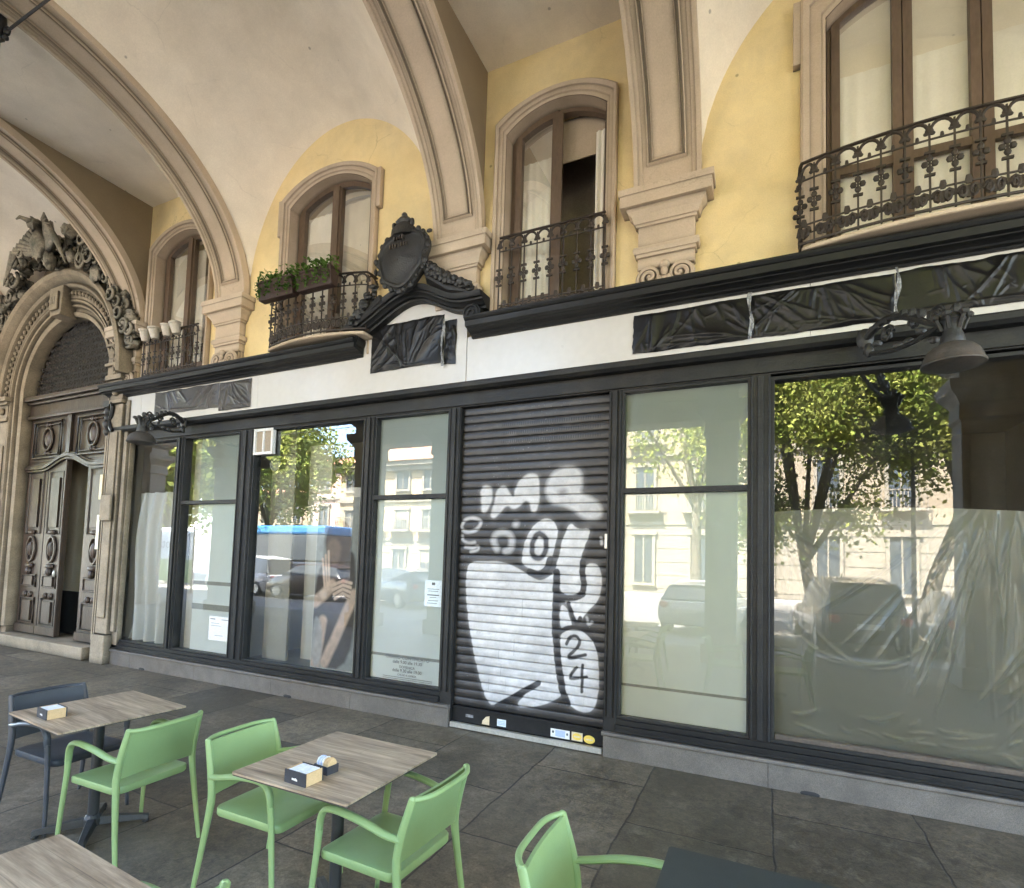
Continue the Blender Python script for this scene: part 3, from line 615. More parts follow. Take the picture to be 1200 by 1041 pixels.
# ------------------------------------------------------------------ stone window surrounds and casements
wl = ['narrow arched window with four white pots on its rail', 'arched window behind the planter balcony', 'tall arched window with one leaf open and white curtains', 'wide arched balcony window with lowered cream blinds']
for i, (xa, xb, zb, zs, rise) in enumerate(WINS):
    t = thing('arched_window', wl[i], 'window', ((xa + xb) / 2, 0, zb), 'arched windows of the upper floor')
    w = .115 if i != 3 else .19
    n = 24
    ear = (i in (1, 3)); 
    prof = [(0, .03), (0, -.025), (.018, -.035), (.03, -.035), (.036, -.048), (w * .62, -.052), (w * .66, -.070), (w * .8, -.078), (w * .9, -.085), (w, -.075), (w, .01)]
    def pathpt(s):   # s in 0..1 : up left jamb, over arch, down right jamb ; returns point and outward normal
        pass
    P = []; 
    P.append((xa, zb, -1, 0)); P.append((xa, zs * .5 + zb * .5, -1, 0)); P.append((xa, zs - .001, -1, .0))
    top = []
    for k in range(n + 1):
        x = lerp(xa, xb, k / n); z = seg_top(xa, xb, zs, rise, x); d = (x - (xa + xb) / 2) / ((xb - xa) / 2)
        top.append((x, z, d, 1.0))
    P += top; P += [(xb, zs - .001, 1, 0), (xb, zs * .5 + zb * .5, 1, 0), (xb, zb, 1, 0)]
    rings = []
    for q in P:
        x, z, nx, nz = q
        if nz == 1.0:
            # keep square outer corners: push up by full width, sideways by share
            rings.append([(x + nx * o, y, z + o * (1.0)) for o, y in prof])
        else:
            rings.append([(x + nx * o, y, z + (o if z > zs - .01 else 0)) for o, y in prof])
    m = MB(); m.loft(rings, True, False, True)
    if ear:
        for sgn, xe in ((-1, xa), (1, xb)):
            x_a, x_b = sorted((xe + sgn * (w - .01), xe + sgn * (w + .055)))
            m.box(x_a, x_b, -.07, .01, zs - .38, zs + w + .0)
    m.build('surround', 'trim', t, smooth=True, angle=25)
    # reveal lining
    m = MB(); rr = []
    for q in P: 
        cx_ = (xa + xb) / 2; hw_ = (xb - xa) / 2; q0 = cx_ + (q[0] - cx_) * (1 - .007 / hw_); q1 = q[1] - (.007 if q[1] > zs - .01 else 0)
        rr.append([(q0, -.026, q1), (q0, .26, q1)])
    m.loft(rr, False); m.build('reveal', 'trim', t)
    # casement
    fw = .075; yy = .15
    def frame(m, a, b, z0, zs_, rise_, wd, y0, y1):
        inner = [(lerp(a + wd, b - wd, k / 12), seg_top(xa, xb, zs, rise, lerp(a + wd, b - wd, k / 12)) - wd) for k in range(13)]
        outer = [(lerp(a, b, k / 12), seg_top(xa, xb, zs, rise, lerp(a, b, k / 12))) for k in range(13)]
        ri = [(a + wd, z0 + wd)] + inner + [(b - wd, z0 + wd)]; ro = [(a, z0)] + outer + [(b, z0)]
        rings = [[(o[0], y0, o[1]), (q[0], y0, q[1]), (q[0], y1, q[1]), (o[0], y1, o[1])] for o, q in zip(ro, ri)]
        m.loft(rings, True, True)
        return ri
    nl = 3 if i == 3 else 2
    fr = MB(); ri = frame(fr, xa, xb, zb, 0, 0, .05, yy - .02, yy + .06); fr.build('window_frame', 'casement', t)
    W = (xb - xa - .1) / nl
    for k in range(nl):
        a = xa + .05 + k * W; b = a + W
        if i == 2 and k == 1:      # open leaf: swung inwards
            m = MB(); m.box(b - .03, b + .01, yy + .05, yy + .05 + W * .9, zb + .06, zs - .02); m.build('open_leaf', 'casement', t); continue
        m = MB(); ri = frame(m, a + .004, b - .004, zb + .05, 0, 0, fw if i != 3 else .065, yy - .035, yy + .03)
        lf = m.build('window_leaf', 'casement', t)
        m = MB()
        if i == 3: m.box(a + .06, b - .06, yy - .03, yy + .02, zb + .96, zb + 1.03)
        else: m.box(a + .07, b - .07, yy - .03, yy + .02, zb + .06, zb + .42)
        m.build('lower_panel' if i != 3 else 'glazing_bar', 'casement', t)
        m = MB(); mid = [(p[0], yy, p[1]) for p in ri]; m.add(mid, [tuple(range(len(mid)))]); m.build('pane', 'gl_up', t)
    if nl == 2:
        m = MB(); xm = (xa + xb) / 2; m.box(xm - .05, xm + .05, yy - .06, yy - .036, zb + .05, zs + rise - .06); m.build('meeting_stile', 'casement', t)
    # curtains
    def curtain(a, b, z0, z1, y, mat, amp=.022, waves=7, name='curtain'):
        m = MB(); m.grid(lambda u, v: (lerp(a, b, u), y + amp * math.sin(u * waves * 2 * PI + 1.3 * math.sin(v * 2.1)) * (.4 + .6 * (1 - v)), lerp(z0, z1, v)), waves * 8, 10)
        return m.build(name, mat, t, smooth=True)
    if i == 0: curtain(xa + .06, xb - .40, zb + .1, zs + .05, .205, 'lace', amp=.012); curtain(xb - .35, xb - .05, zb + .1, zs - .05, .205, 'lace', amp=.012, waves=4)
    if i == 1: curtain(xa + .06, xb - .80, zb + .1, zs - .05, .205, 'lace', amp=.012, waves=5); curtain(xb - .70, xb - .1, zb + .1, zs + .05, .27, 'blind', amp=.012, waves=4)
    if i == 2:
        curtain(xa + .06, xa + .54, zb + .3, zs - .22, .21, 'lace', amp=.014, waves=6); curtain(xb - .19, xb - .02, zb + .3, zs - .05, .25, 'lace', waves=3)
        m = MB(); m.box(xa + .06, xb - .06, .27, .28, zs - .28, zs + .2); m.build('roller_blind', 'trim', t)
    if i == 3:
        for k in range(3):
            a = xa + .05 + k * W
            m = MB(); m.box(a + .04, a + W - .04, .215, .22, zb + 1.75, zs + .4); m.build('roller_blind', 'blind', t)
            curtain(a + .04, a + W - .04, zb + .1, zb + 1.9, .205, 'lace', amp=.008, waves=4)

# ------------------------------------------------------------------ iron railings
def railing(label, path, z0, z1, n, mouth=True, loc=None, slab=None):
    """path(s)->(x,y), s 0..1"""
    p0 = path(.5); t = thing('balcony_railing' if slab else 'window_railing', label, 'railing', (p0[0], p0[1], z0), 'wrought iron railings of the upper windows')
    K = 48; L3 = lambda z, dy=0: [(path(k / K)[0], path(k / K)[1] + dy, z) for k in range(K + 1)]
    m = MB(); m.tube(L3(z1), .017, 6, sx=.7); m.build('handrail', 'iron', t, smooth=True)
    for zq, rq in ((z1 - .15, .008), (z0 + .17, .008), (z0 + .02, .012)): m = MB(); m.tube(L3(zq), rq, 5); m.build('horizontal_bar', 'iron', t, smooth=True)
    H = z1 - z0; st = 1 / n
    for k in range(n + 1):
        s = k / n; x, y = path(s); b = MB(); b.box(x - .006, x + .006, y - .006, y + .006, z0, z1 - .03)
        zc = z0 + H * .52
        for dz, dx in ((.045, 0), (-.045, 0), (0, .03), (0, -.03)): b.ball((x + dx, y, zc + dz * .9), (.023, .014, .028), 6, 4)
        for dz in (.085, -.085): b.box(x - .032, x + .032, y - .009, y + .009, zc + dz - .009, zc + dz + .009)
        b.ball((x, y, z1 - .085), (.028, .012, .035), 6, 4); b.ball((x - .02, y, z1 - .105), (.018, .010, .016), 6, 4); b.ball((x + .02, y, z1 - .105), (.018, .010, .016), 6, 4)
        b.build('baluster', 'iron', t)
    m = MB(); ma = MB()
    for k in range(n):
        s = (k + .5) / n; xa_, ya_ = path(k / n); xb_, yb_ = path((k + 1) / n); xm, ym = path(s)
        wv = Vector((xb_ - xa_, yb_ - ya_, 0)); w = wv.length * .5; wd = wv.normalized()
        # half-arch under the rail
        pts = [Vector((xa_, ya_, z1 - .09)) + wd * (w + -w * .92 * math.cos(PI * q / 8)) + Vector((0, 0, .075 * math.sin(PI * q / 8))) for q in range(9)]
        ma.tube(pts, .012, 5)
        ma.ball((xm, ym, z1 - .135), (.014, .010, .03), 5, 4)
        # bottom band scrolls
        for sg in (-1, 1):
            c = Vector((xm, ym, z0 + .095)) + wd * (sg * w * .45)
            m.tube([c + wd * (sg * w * .42 * (1 - q * .07) * math.cos(q * .75)) + Vector((0, 0, .055 * (1 - q * .07) * math.sin(q * .75))) for q in range(10)], .014, 5)
            m.tube([c + wd * (sg * w * .2 * math.cos(q * 1.0)) + Vector((0, 0, .025 * math.sin(q * 1.0))) for q in range(7)], .013, 4)
        m.tube([(xa_, ya_, z0 + .095), (xm, ym, z0 + .095), (xb_, yb_, z0 + .095)], .007, 4)
        m.ball((xm, ym, z0 + .185), (.024, .01, .045), 5, 4)
        m.ball((xm, ym, z0 + .095), (.02, .01, .06), 5, 4)
    m.build('bottom_scrollwork', 'iron', t, smooth=True); ma.build('arched_band', 'iron', t, smooth=True)
    if slab:
        pts = [(path(k / 24)[0], path(k / 24)[1] - .03) for k in range(25)]
        poly = [(pts[0][0], .01)] + pts + [(pts[-1][0], .01)]
        m = MB(); m.extr(poly, 'z', z0 - .052, z0 - .014)
        m2 = MB()
        m.build('balcony_slab', 'rib', t, bevel=.02)
    return t
railing('slim flat railing carrying four white pots', lambda s: (lerp(-8.66, -7.40, s), -.12), 4.3, 5.06, 9)
def bulge(xa, xb, d):
    def f(s):
        if s < .08: return (xa, lerp(-.06, -d * .62, s / .08))
        if s > .92: return (xb, lerp(-d * .62, -.06, (s - .92) / .08))
        q = (s - .08) / .84; return (lerp(xa, xb, q), -(d * .62 + d * .38 * math.sin(PI * q) ** .8))
    return f
railing('bowed iron balcony railing hung with leafy planters', bulge(-5.80, -4.22, .36), 4.42, 5.12, 13, slab=True)
railing('flat iron railing before the half open curtained window', lambda s: (lerp(-2.55, -1.40, s), -.10), 4.30, 5.21, 8)
railing('wide bowed iron balcony railing before cream blinds', bulge(.27, 2.35, .38), 4.40, 5.10, 17, slab=True)

# four white pots
for k, (x, tl) in enumerate(((-8.50, 'leftmost white pot on the narrow window rail'), (-8.26, 'second white pot from left on the narrow window rail'), (-7.98, 'third white pot from left on the narrow window rail'), (-7.76, 'rightmost white pot on the narrow window rail, tilted'))):
    m = MB(); m.lathe([(.05, 0), (.066, .09), (.074, .14), (.084, .145), (.084, .17), (.07, .17)], (0, 0, 0), 16)
    m.xf(Matrix.Translation((x, -.20, 4.93)) @ Matrix.Rotation(rad([4, -5, 3, -8][k]), 4, 'Y') @ Matrix.Rotation(rad(8), 4, 'X'))
    tag(m.build('flower_pot', 'whitepot', smooth=True), tl, 'flower pot', 'white pots hooked on the railing')

# planters with plants on the second balcony
def leaves(m, c, r, n, size, rng):
    for _ in range(n):
        d = rng.normal(size=3); d /= np.linalg.norm(d); q = np.array(c) + d * np.array(r) * rng.uniform(.2, 1) ** .6
        u = rng.normal(size=3); u /= np.linalg.norm(u); w = np.cross(u, rng.normal(size=3)); w /= np.linalg.norm(w); s_ = size * rng.uniform(.6, 1.3)
        m.add([q - u * s_, q + w * s_ * .45, q + u * s_, q - w * s_ * .45], [(0, 1, 2, 3)])
for k, (x0, x1, lab) in enumerate(((-5.62, -5.05, 'brown planter with trailing leaves, left on the bowed balcony'), (-4.98, -4.45, 'brown planter with dense green leaves, right on the bowed balcony'))):
    t = thing('planter', lab, 'planter', ((x0 + x1) / 2, -.50, 4.86), 'planters hung on the balcony')
    m = MB(); m.extr([(-.60, 5.06), (-.44, 5.06), (-.47, 4.86), (-.57, 4.86)], 'x', x0, x1); m.box(x0 - .01, x1 + .01, -.61, -.43, 5.05, 5.08); m.build('trough', 'terracotta', t, bevel=.01)
    m = MB(); rg = np.random.default_rng(5 + k)
    for q in range(7):
        xx = lerp(x0, x1, (q + .5) / 7); leaves(m, (xx, -.52, 5.10 + .04 * rg.random()), (.10, .09, .08 + .09 * rg.random()), int(22 + 45 * rg.random()), .030, rg)
        if q % 2 == 0: leaves(m, (xx, -.62, 4.98), (.06, .03, .14), 40, .026, rg)
    m.build('foliage', 'leafdark', t)

# ------------------------------------------------------------------ shopfront carcass
X0, X1 = -9.40, 2.72
t = thing('shopfront', 'long black painted wooden shopfront frame under the arcade', 'shopfront', (-3.3, 0, 0))
m = MB()
# mullion posts (butted against header and bottom rail)
posts = [(-9.38, -9.12, 'left'), (-7.84, -7.70, 0), (-6.50, -6.24, 0), (-4.33, -4.18, 0), (-3.14, -3.00, 0), (-1.34, -1.225, 0), (-.10, .055, 0), (2.50, 2.72, 0)]
for a, b, _ in posts:
    z0 = .225 if not (a in (-3.14, -1.34)) else .0
    m = MB(); m.box(a, b, -.03, .12, .35, 3.44) if b - a > 0.13 and a not in (-3.14,) else m.box(a, b, -.03, .12, .35 if a not in (-3.14, -1.34) else .0, 3.44)
    c = (a + b) / 2
    m.box(c - .022, c + .022, -.055, -.0305, .36, 3.43)
    m.box(a + .004, a + .02, -.042, -.0305, .36, 3.43); m.box(b - .02, b - .004, -.042, -.0305, .36, 3.43)
    m.build('post', 'blackgrey', t, bevel=.004)
# header and ledge
m = MB(); m.box(X0, X1, -.02, .13, 3.442, 3.60); m.box(X0, X1, -.045, -.021, 3.455, 3.49); m.build('header', 'blackgrey', t)
m = MB(); m.extr([(.1, 3.602), (-.10, 3.602), (-.115, 3.615), (-.135, 3.63), (-.135, 3.675), (-.12, 3.69), (-.09, 3.70), (.1, 3.70)], 'x', X0, X1); m.build('ledge', 'blackgrey', t, bevel=.003)
for a, b in ((-9.38, -3.14), (-1.225, 2.72)):
    m = MB(); m.box(a, b, -.05, .12, .235, .30); m.box(a, b, -.065, -.051, .24, .262); m.box(a, b, -.03, .12, .301, .349); m.build('bottom_rail', 'black', t, bevel=.004)
# glass bays
def bay(label, a, b, z0, z1, mat, transom=None, inner=.025, fmat='blackgrey', ymid=.045):
    w = thing('shop_window', label, 'window', ((a + b) / 2, .03, z0), 'shop windows of the black shopfront')
    m = MB(); y0, y1 = -.018, .075
    m.box(a, b, y0, y1, z0, z0 + inner); m.box(a, b, y0, y1, z1 - inner, z1); m.box(a, a + inner, y0, y1, z0 + inner, z1 - inner); m.box(b - inner, b, y0, y1, z0 + inner, z1 - inner)
    m.build('frame', fmat, w, bevel=.003)
    if transom:
        m = MB(); m.box(a + inner, b - inner, y0, y1, transom - .025, transom + .025); m.build('transom', fmat, w, bevel=.003)
        rng_ = [(z0 + inner, transom - .025), (transom + .025, z1 - inner)]
    else: rng_ = [(z0 + inner, z1 - inner)]
    for p, q in rng_:
        m = MB(); m.add([(a + inner, ymid, p), (b - inner, ymid, p), (b - inner, ymid, q), (a + inner, ymid, q)], [(0, 1, 2, 3)]); m.build('pane', mat, w)
    return w
B1 = bay('leftmost shop window, pale cloth draped inside', -9.12, -7.84, .352, 3.44, 'gl_shop')
B2 = bay('shop window with two battens and a faint notice, left of the dark poster window', -7.70, -6.50, .352, 3.44, 'gl_shop', 2.47)
B3 = bay('shop window showing beige panels and a tall poster', -6.24, -4.33, .352, 3.44, 'gl_dark')
B4 = bay('shop window with opening hours lettered low, left of the shutter', -4.18, -3.14, .352, 3.44, 'gl_shop', 2.47)
B5 = bay('pale blanked shop window right of the graffiti shutter', -1.225, -.10, .352, 3.44, 'gl_shop', 2.47)
B6 = bay('very wide shop window hung inside with clear plastic sheet', .055, 2.50, .352, 3.42, 'gl_dark', None, .03)
m = MB(); m.box(.09, 2.46, -.015, .05, .383, .42); m.build('weathered_sill', 'brownframe', B6, bevel=.004)

# backing panels
def panel(parent, name, a, b, z0, z1, y, mat, th=.01):
    m = MB(); m.box(a, b, y, y + th, z0, z1); return m.build(name, mat, parent)
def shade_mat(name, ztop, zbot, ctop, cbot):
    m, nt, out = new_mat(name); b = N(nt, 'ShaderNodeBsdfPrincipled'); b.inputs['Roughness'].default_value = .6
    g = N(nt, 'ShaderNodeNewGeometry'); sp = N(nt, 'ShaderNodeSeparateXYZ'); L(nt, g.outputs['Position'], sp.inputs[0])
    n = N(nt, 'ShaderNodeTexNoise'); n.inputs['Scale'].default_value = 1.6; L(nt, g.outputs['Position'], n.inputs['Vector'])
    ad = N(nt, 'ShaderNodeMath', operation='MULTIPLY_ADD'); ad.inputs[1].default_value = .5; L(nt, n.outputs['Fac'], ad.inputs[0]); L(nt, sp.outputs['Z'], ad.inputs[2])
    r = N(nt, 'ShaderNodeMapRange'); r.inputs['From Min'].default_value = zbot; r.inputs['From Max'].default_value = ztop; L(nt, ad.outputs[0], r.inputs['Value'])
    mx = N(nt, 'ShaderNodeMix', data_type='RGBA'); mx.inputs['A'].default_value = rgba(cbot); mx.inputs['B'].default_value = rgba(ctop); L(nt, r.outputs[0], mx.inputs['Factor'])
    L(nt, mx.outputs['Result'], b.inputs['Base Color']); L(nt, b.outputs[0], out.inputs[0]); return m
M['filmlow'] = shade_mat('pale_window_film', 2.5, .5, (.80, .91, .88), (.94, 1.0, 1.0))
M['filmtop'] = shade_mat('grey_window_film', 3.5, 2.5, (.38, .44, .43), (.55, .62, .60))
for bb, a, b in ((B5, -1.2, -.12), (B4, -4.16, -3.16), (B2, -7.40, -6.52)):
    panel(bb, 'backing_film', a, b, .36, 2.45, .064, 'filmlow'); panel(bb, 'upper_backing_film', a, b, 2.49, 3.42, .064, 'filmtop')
panel(B5, 'batten', -1.2, -.12, .645, .668, .056, 'strip', .006)
panel(B4, 'batten', -4.16, -3.16, .635, .665, .056, 'strip', .006)
panel(B2, 'batten', -7.40, -6.52, 1.30, 1.35, .056, 'strip', .006); panel(B2, 'batten', -7.40, -6.52, .95, 1.03, .056, 'strip', .006)
panel(B2, 'side_film', -7.68, -7.41, .36, 3.42, .16, 'wallbeige2')
# hanging cloth in the first bay
m = MB()
def cl(u, v):
    x = lerp(-8.95, -7.95, u) - .18 * (1 - v) * (1 - u) * .4; z = lerp(.37, 2.66, v)
    return (x + .05 * math.sin(6 * v), .16 + .05 * math.sin(u * 24 + 2.6 * math.sin(v * 3)) * (1.2 - v * .5), z)
m.grid(cl, 90, 20); tag(m.build('hanging_cloth', 'voile', smooth=True), 'pale translucent cloth hanging in the leftmost shop window', 'cloth')
# shop interior
m = MB(); m.box(-9.4, 2.7, .5, 4.5, .30, .34); m.box(-9.4, 2.7, .13, .5, .30, .34); tag(m.build('shop_floor', 'shopfloor'), kind='structure')
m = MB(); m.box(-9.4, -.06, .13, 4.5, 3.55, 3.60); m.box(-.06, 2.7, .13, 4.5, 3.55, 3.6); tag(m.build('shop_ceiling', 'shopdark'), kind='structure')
m = MB(); m.box(-9.4, -4.25, 1.5, 1.55, .34, 3.55); m.box(-9.42, -9.40, .13, 1.5, .34, 3.55); tag(m.build('shop_back_wall', 'wallbeige'), kind='structure')
m = MB(); m.box(-6.41, -6.39, .13, 1.5, .34, 3.55); m.box(-4.27, -4.25, .13, 1.5, .34, 3.55); m.box(-7.78, -7.76, .13, 1.5, .34, 3.55); tag(m.build('shop_partition', 'wallbeige2'), kind='structure')
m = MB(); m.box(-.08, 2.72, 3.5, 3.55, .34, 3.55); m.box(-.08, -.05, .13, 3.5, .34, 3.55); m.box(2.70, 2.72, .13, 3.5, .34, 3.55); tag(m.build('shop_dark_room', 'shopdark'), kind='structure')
m = MB(); m.box(-6.22, -5.78, .30, .34, .34, 3.5); tag(m.build('display_panel', 'wallbeige'), 'beige upright display panel at the left of the poster window', 'panel')
m = MB(); m.box(-5.77, -5.36, .55, .60, .34, 3.3); tag(m.build('display_panel', 'wallbeige2'), 'paler upright display panel behind the poster window', 'panel')
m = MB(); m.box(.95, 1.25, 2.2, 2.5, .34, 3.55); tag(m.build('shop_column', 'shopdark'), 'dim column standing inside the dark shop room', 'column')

# painting helper: raster of soft shapes into vertex colours
def sd_poly(px, pz, poly):
    d = np.full(px.shape, 1e9); ins = np.zeros(px.shape, bool); n = len(poly)
    for i in range(n):
        ax, az = poly[i]; bx, bz = poly[(i + 1) % n]; ex, ez = bx - ax, bz - az; wx, wz = px - ax, pz - az
        tt = np.clip((wx * ex + wz * ez) / (ex * ex + ez * ez + 1e-12), 0, 1)
        d = np.minimum(d, (wx - ex * tt) ** 2 + (wz - ez * tt) ** 2)
        c = ((az <= pz) & (bz > pz)) | ((bz <= pz) & (az > pz))
        with np.errstate(divide='ignore', invalid='ignore'): xi = ax + (pz - az) / (bz - az) * ex
        ins ^= c & (px < xi)
    d = np.sqrt(d); return np.where(ins, -d, d)
def sd_line(px, pz, pts):
    d = np.full(px.shape, 1e9)
    for (ax, az), (bx, bz) in zip(pts[:-1], pts[1:]):
        ex, ez = bx - ax, bz - az; wx, wz = px - ax, pz - az
        tt = np.clip((wx * ex + wz * ez) / (ex * ex + ez * ez + 1e-12), 0, 1)
        d = np.minimum(d, (wx - ex * tt) ** 2 + (wz - ez * tt) ** 2)
    return np.sqrt(d)
def smooth_poly(p, it=2):
    for _ in range(it):
        q = []
        for i in range(len(p)):
            a, b = p[i], p[(i + 1) % len(p)]; q += [(a[0] * .75 + b[0] * .25, a[1] * .75 + b[1] * .25), (a[0] * .25 + b[0] * .75, a[1] * .25 + b[1] * .75)]
        p = q
    return p
def smooth_line(p, it=2):
    for _ in range(it):
        q = [p[0]]
        for a, b in zip(p[:-1], p[1:]): q += [(a[0] * .75 + b[0] * .25, a[1] * .75 + b[1] * .25), (a[0] * .25 + b[0] * .75, a[1] * .25 + b[1] * .75)]
        q.append(p[-1]); p = q
    return p
def blend(col, d, c, r=0., soft=.006, amt=1.):
    a = np.clip(.5 - (d - r) / (2 * soft), 0, 1) * amt
    a = a[:, None] if np.ndim(a) == 1 else a
    return col * (1 - a) + np.array(c) * a

GR={
'i':[(-2.753, 2.549), (-2.682, 2.578), (-2.61, 2.544), (-2.606, 2.434), (-2.654, 2.308), (-2.696, 2.267), (-2.736, 2.293), (-2.748, 2.421)],
'M':[(-2.564, 2.527), (-2.472, 2.578), (-2.418, 2.508), (-2.364, 2.429), (-2.335, 2.567), (-2.254, 2.664), (-2.138, 2.684), (-2.071, 2.635), (-2.068, 2.407), (-2.093, 2.281), (-2.159, 2.281), (-2.172, 2.379), (-2.229, 2.411), (-2.284, 2.344), (-2.36, 2.314), (-2.43, 2.368), (-2.513, 2.275), (-2.58, 2.207), (-2.634, 2.245), (-2.587, 2.386)],
'C':[(-1.996, 2.587), (-1.913, 2.71), (-1.742, 2.751), (-1.624, 2.677), (-1.609, 2.545), (-1.637, 2.472), (-1.522, 2.426), (-1.417, 2.352), (-1.394, 2.237), (-1.487, 2.188), (-1.607, 2.209), (-1.715, 2.306), (-1.825, 2.349), (-1.951, 2.36), (-2.012, 2.467)],
'Chole':[(-1.876, 2.493), (-1.782, 2.52), (-1.76, 2.475), (-1.843, 2.439)],
'a':[(-2.252, 1.786), (-2.231, 1.953), (-2.163, 2.105), (-2.043, 2.211), (-1.931, 2.216), (-1.859, 2.121), (-1.871, 1.988), (-1.92, 1.824), (-1.933, 1.721), (-2.027, 1.673), (-2.151, 1.698), (-2.224, 1.726)],
'T':[(-1.734, 2.189), (-1.65, 2.107), (-1.515, 2.122), (-1.557, 1.992), (-1.621, 1.818), (-1.624, 1.674), (-1.585, 1.532), (-1.619, 1.473), (-1.816, 1.445), (-1.831, 1.666), (-1.885, 1.693), (-1.842, 1.841), (-1.81, 2.018)],
'r':[(-1.581, 1.747), (-1.522, 1.786), (-1.443, 1.772), (-1.4, 1.668), (-1.399, 1.513), (-1.455, 1.383), (-1.541, 1.307), (-1.613, 1.202), (-1.668, 1.241), (-1.707, 1.359), (-1.774, 1.378), (-1.769, 1.407), (-1.618, 1.424), (-1.554, 1.491), (-1.557, 1.619)],
'body':[(-2.891, 1.72), (-2.794, 1.761), (-2.634, 1.768), (-2.478, 1.758), (-2.34, 1.722), (-2.205, 1.657), (-2.089, 1.596), (-2.025, 1.587), (-1.931, 1.632), (-1.885, 1.687), (-1.878, 1.43), (-1.881, 1.196), (-1.854, 0.909), (-1.817, 0.655), (-1.761, 0.491), (-1.85, 0.417), (-2.02, 0.341), (-2.211, 0.3), (-2.268, 0.336), (-2.052, 0.554), (-2.116, 0.555), (-2.297, 0.42), (-2.477, 0.291), (-2.586, 0.276), (-2.693, 0.52), (-2.782, 0.818), (-2.852, 1.123), (-2.901, 1.434)],
'b24':[(-1.807, 1.086), (-1.701, 1.13), (-1.581, 1.12), (-1.491, 1.057), (-1.43, 0.923), (-1.403, 0.732), (-1.407, 0.538), (-1.447, 0.395), (-1.519, 0.343), (-1.622, 0.356), (-1.713, 0.413), (-1.748, 0.578), (-1.776, 0.745), (-1.811, 0.913)],
'sm':[(-1.823, 1.36), (-1.752, 1.35), (-1.703, 1.21), (-1.686, 1.14), (-1.816, 1.086)],
'ringO':[(-2.974, 2.134), (-2.94, 2.205), (-2.849, 2.23), (-2.75, 2.204), (-2.734, 2.16), (-2.789, 2.096), (-2.879, 2.07), (-2.957, 2.086), (-2.974, 2.134)],
'ring2':[(-2.962, 2.031), (-2.949, 1.974), (-2.874, 1.949), (-2.802, 1.96)],
'ring3':[(-2.92, 1.91), (-2.818, 1.896), (-2.765, 1.929), (-2.752, 1.882), (-2.852, 1.86)],
'ring5':[(-2.534, 1.892), (-2.578, 1.963), (-2.574, 2.047), (-2.489, 2.079), (-2.396, 2.058), (-2.356, 1.982), (-2.377, 1.895), (-2.437, 1.869)],
'aring':[(-2.061, 2.061), (-1.989, 2.022), (-1.977, 1.927), (-2.015, 1.822), (-2.079, 1.799), (-2.136, 1.849), (-2.139, 1.954), (-2.103, 2.039), (-2.061, 2.061)],
'v1':[(-1.863, 1.676), (-1.862, 1.401), (-1.87, 1.139), (-1.819, 0.741), (-1.761, 0.491), (-1.719, 0.412)],
'v2':[(-1.935, 1.795), (-1.97, 1.696), (-2.052, 1.642), (-2.15, 1.665)],
'v3':[(-1.825, 1.421), (-1.619, 1.444), (-1.567, 1.519), (-1.6, 1.675), (-1.597, 1.79)],
'v4':[(-1.732, 1.38), (-1.689, 1.268), (-1.642, 1.172), (-1.608, 1.245)],
'v5':[(-1.822, 1.085), (-1.717, 1.146), (-1.581, 1.14), (-1.477, 1.072), (-1.416, 0.952)],
'two':[(-1.743, 0.977), (-1.714, 1.043), (-1.639, 1.067), (-1.602, 1.013), (-1.642, 0.93), (-1.73, 0.853), (-1.694, 0.84), (-1.546, 0.889)],
'four':[(-1.632, 0.762), (-1.702, 0.669), (-1.689, 0.642), (-1.527, 0.69)],
'four2':[(-1.573, 0.791), (-1.573, 0.544)],
'dg':[(-2.026, 0.566), (-2.264, 0.41), (-2.476, 0.277)],
'sl':[(-1.54, 1.25), (-1.529, 1.181), (-1.489, 1.212)],
'wt':[(-1.419, 2.023), (-1.409, 1.966)],
'dot':[(-2.321, 2.16)],
}
# ------------------------------------------------------------------ roller shutter
sh = thing('roller_shutter', 'dark roller shutter sprayed with white bubble graffiti and the number 24', 'shutter', (-2.17, 0, .06))
zb, zt, ns = .225, 3.44, 36
prof = [(0, .012), (.05, .001), (.2, -.003), (.5, -.006), (.8, -.003), (.93, .001), (.97, .012)]   # (fraction of the slat, y)
zz = []; yy = []
for k in range(ns):
    for fz, y in prof: zz.append(zb + (zt - zb) * (k + fz) / ns); yy.append(y + .035)
    if k < ns - 1: pass
# denser between profile points so the paint edge stays crisp
z_f = []; y_f = []
for i in range(len(zz) - 1):
    nq = 4 if zz[i + 1] - zz[i] > .02 else 2
    for q in range(nq): z_f.append(lerp(zz[i], zz[i + 1], q / nq)); y_f.append(lerp(yy[i], yy[i + 1], q / nq))
z_f.append(zz[-1]); y_f.append(yy[-1]); z_f = np.array(z_f); y_f = np.array(y_f)
nx = 420; xs = np.linspace(-2.995, -1.345, nx + 1)
X, Z = np.meshgrid(xs, z_f, indexing='ij'); Y = np.tile(y_f, (nx + 1, 1)) + .004 * (fbm(X * 1.3, Z * 9, 4) - .5)
px, pz = X.ravel(), Z.ravel()
n1 = fbm(px * 3, pz * 3, 1); n2 = fbm(px * 25, pz * 40, 2, 3); n3 = fbm(px * 7, pz * 22, 9)
col = np.array((.027, .0245, .0235))[None] * (.7 + .7 * n1 + .35 * n2)[:, None]
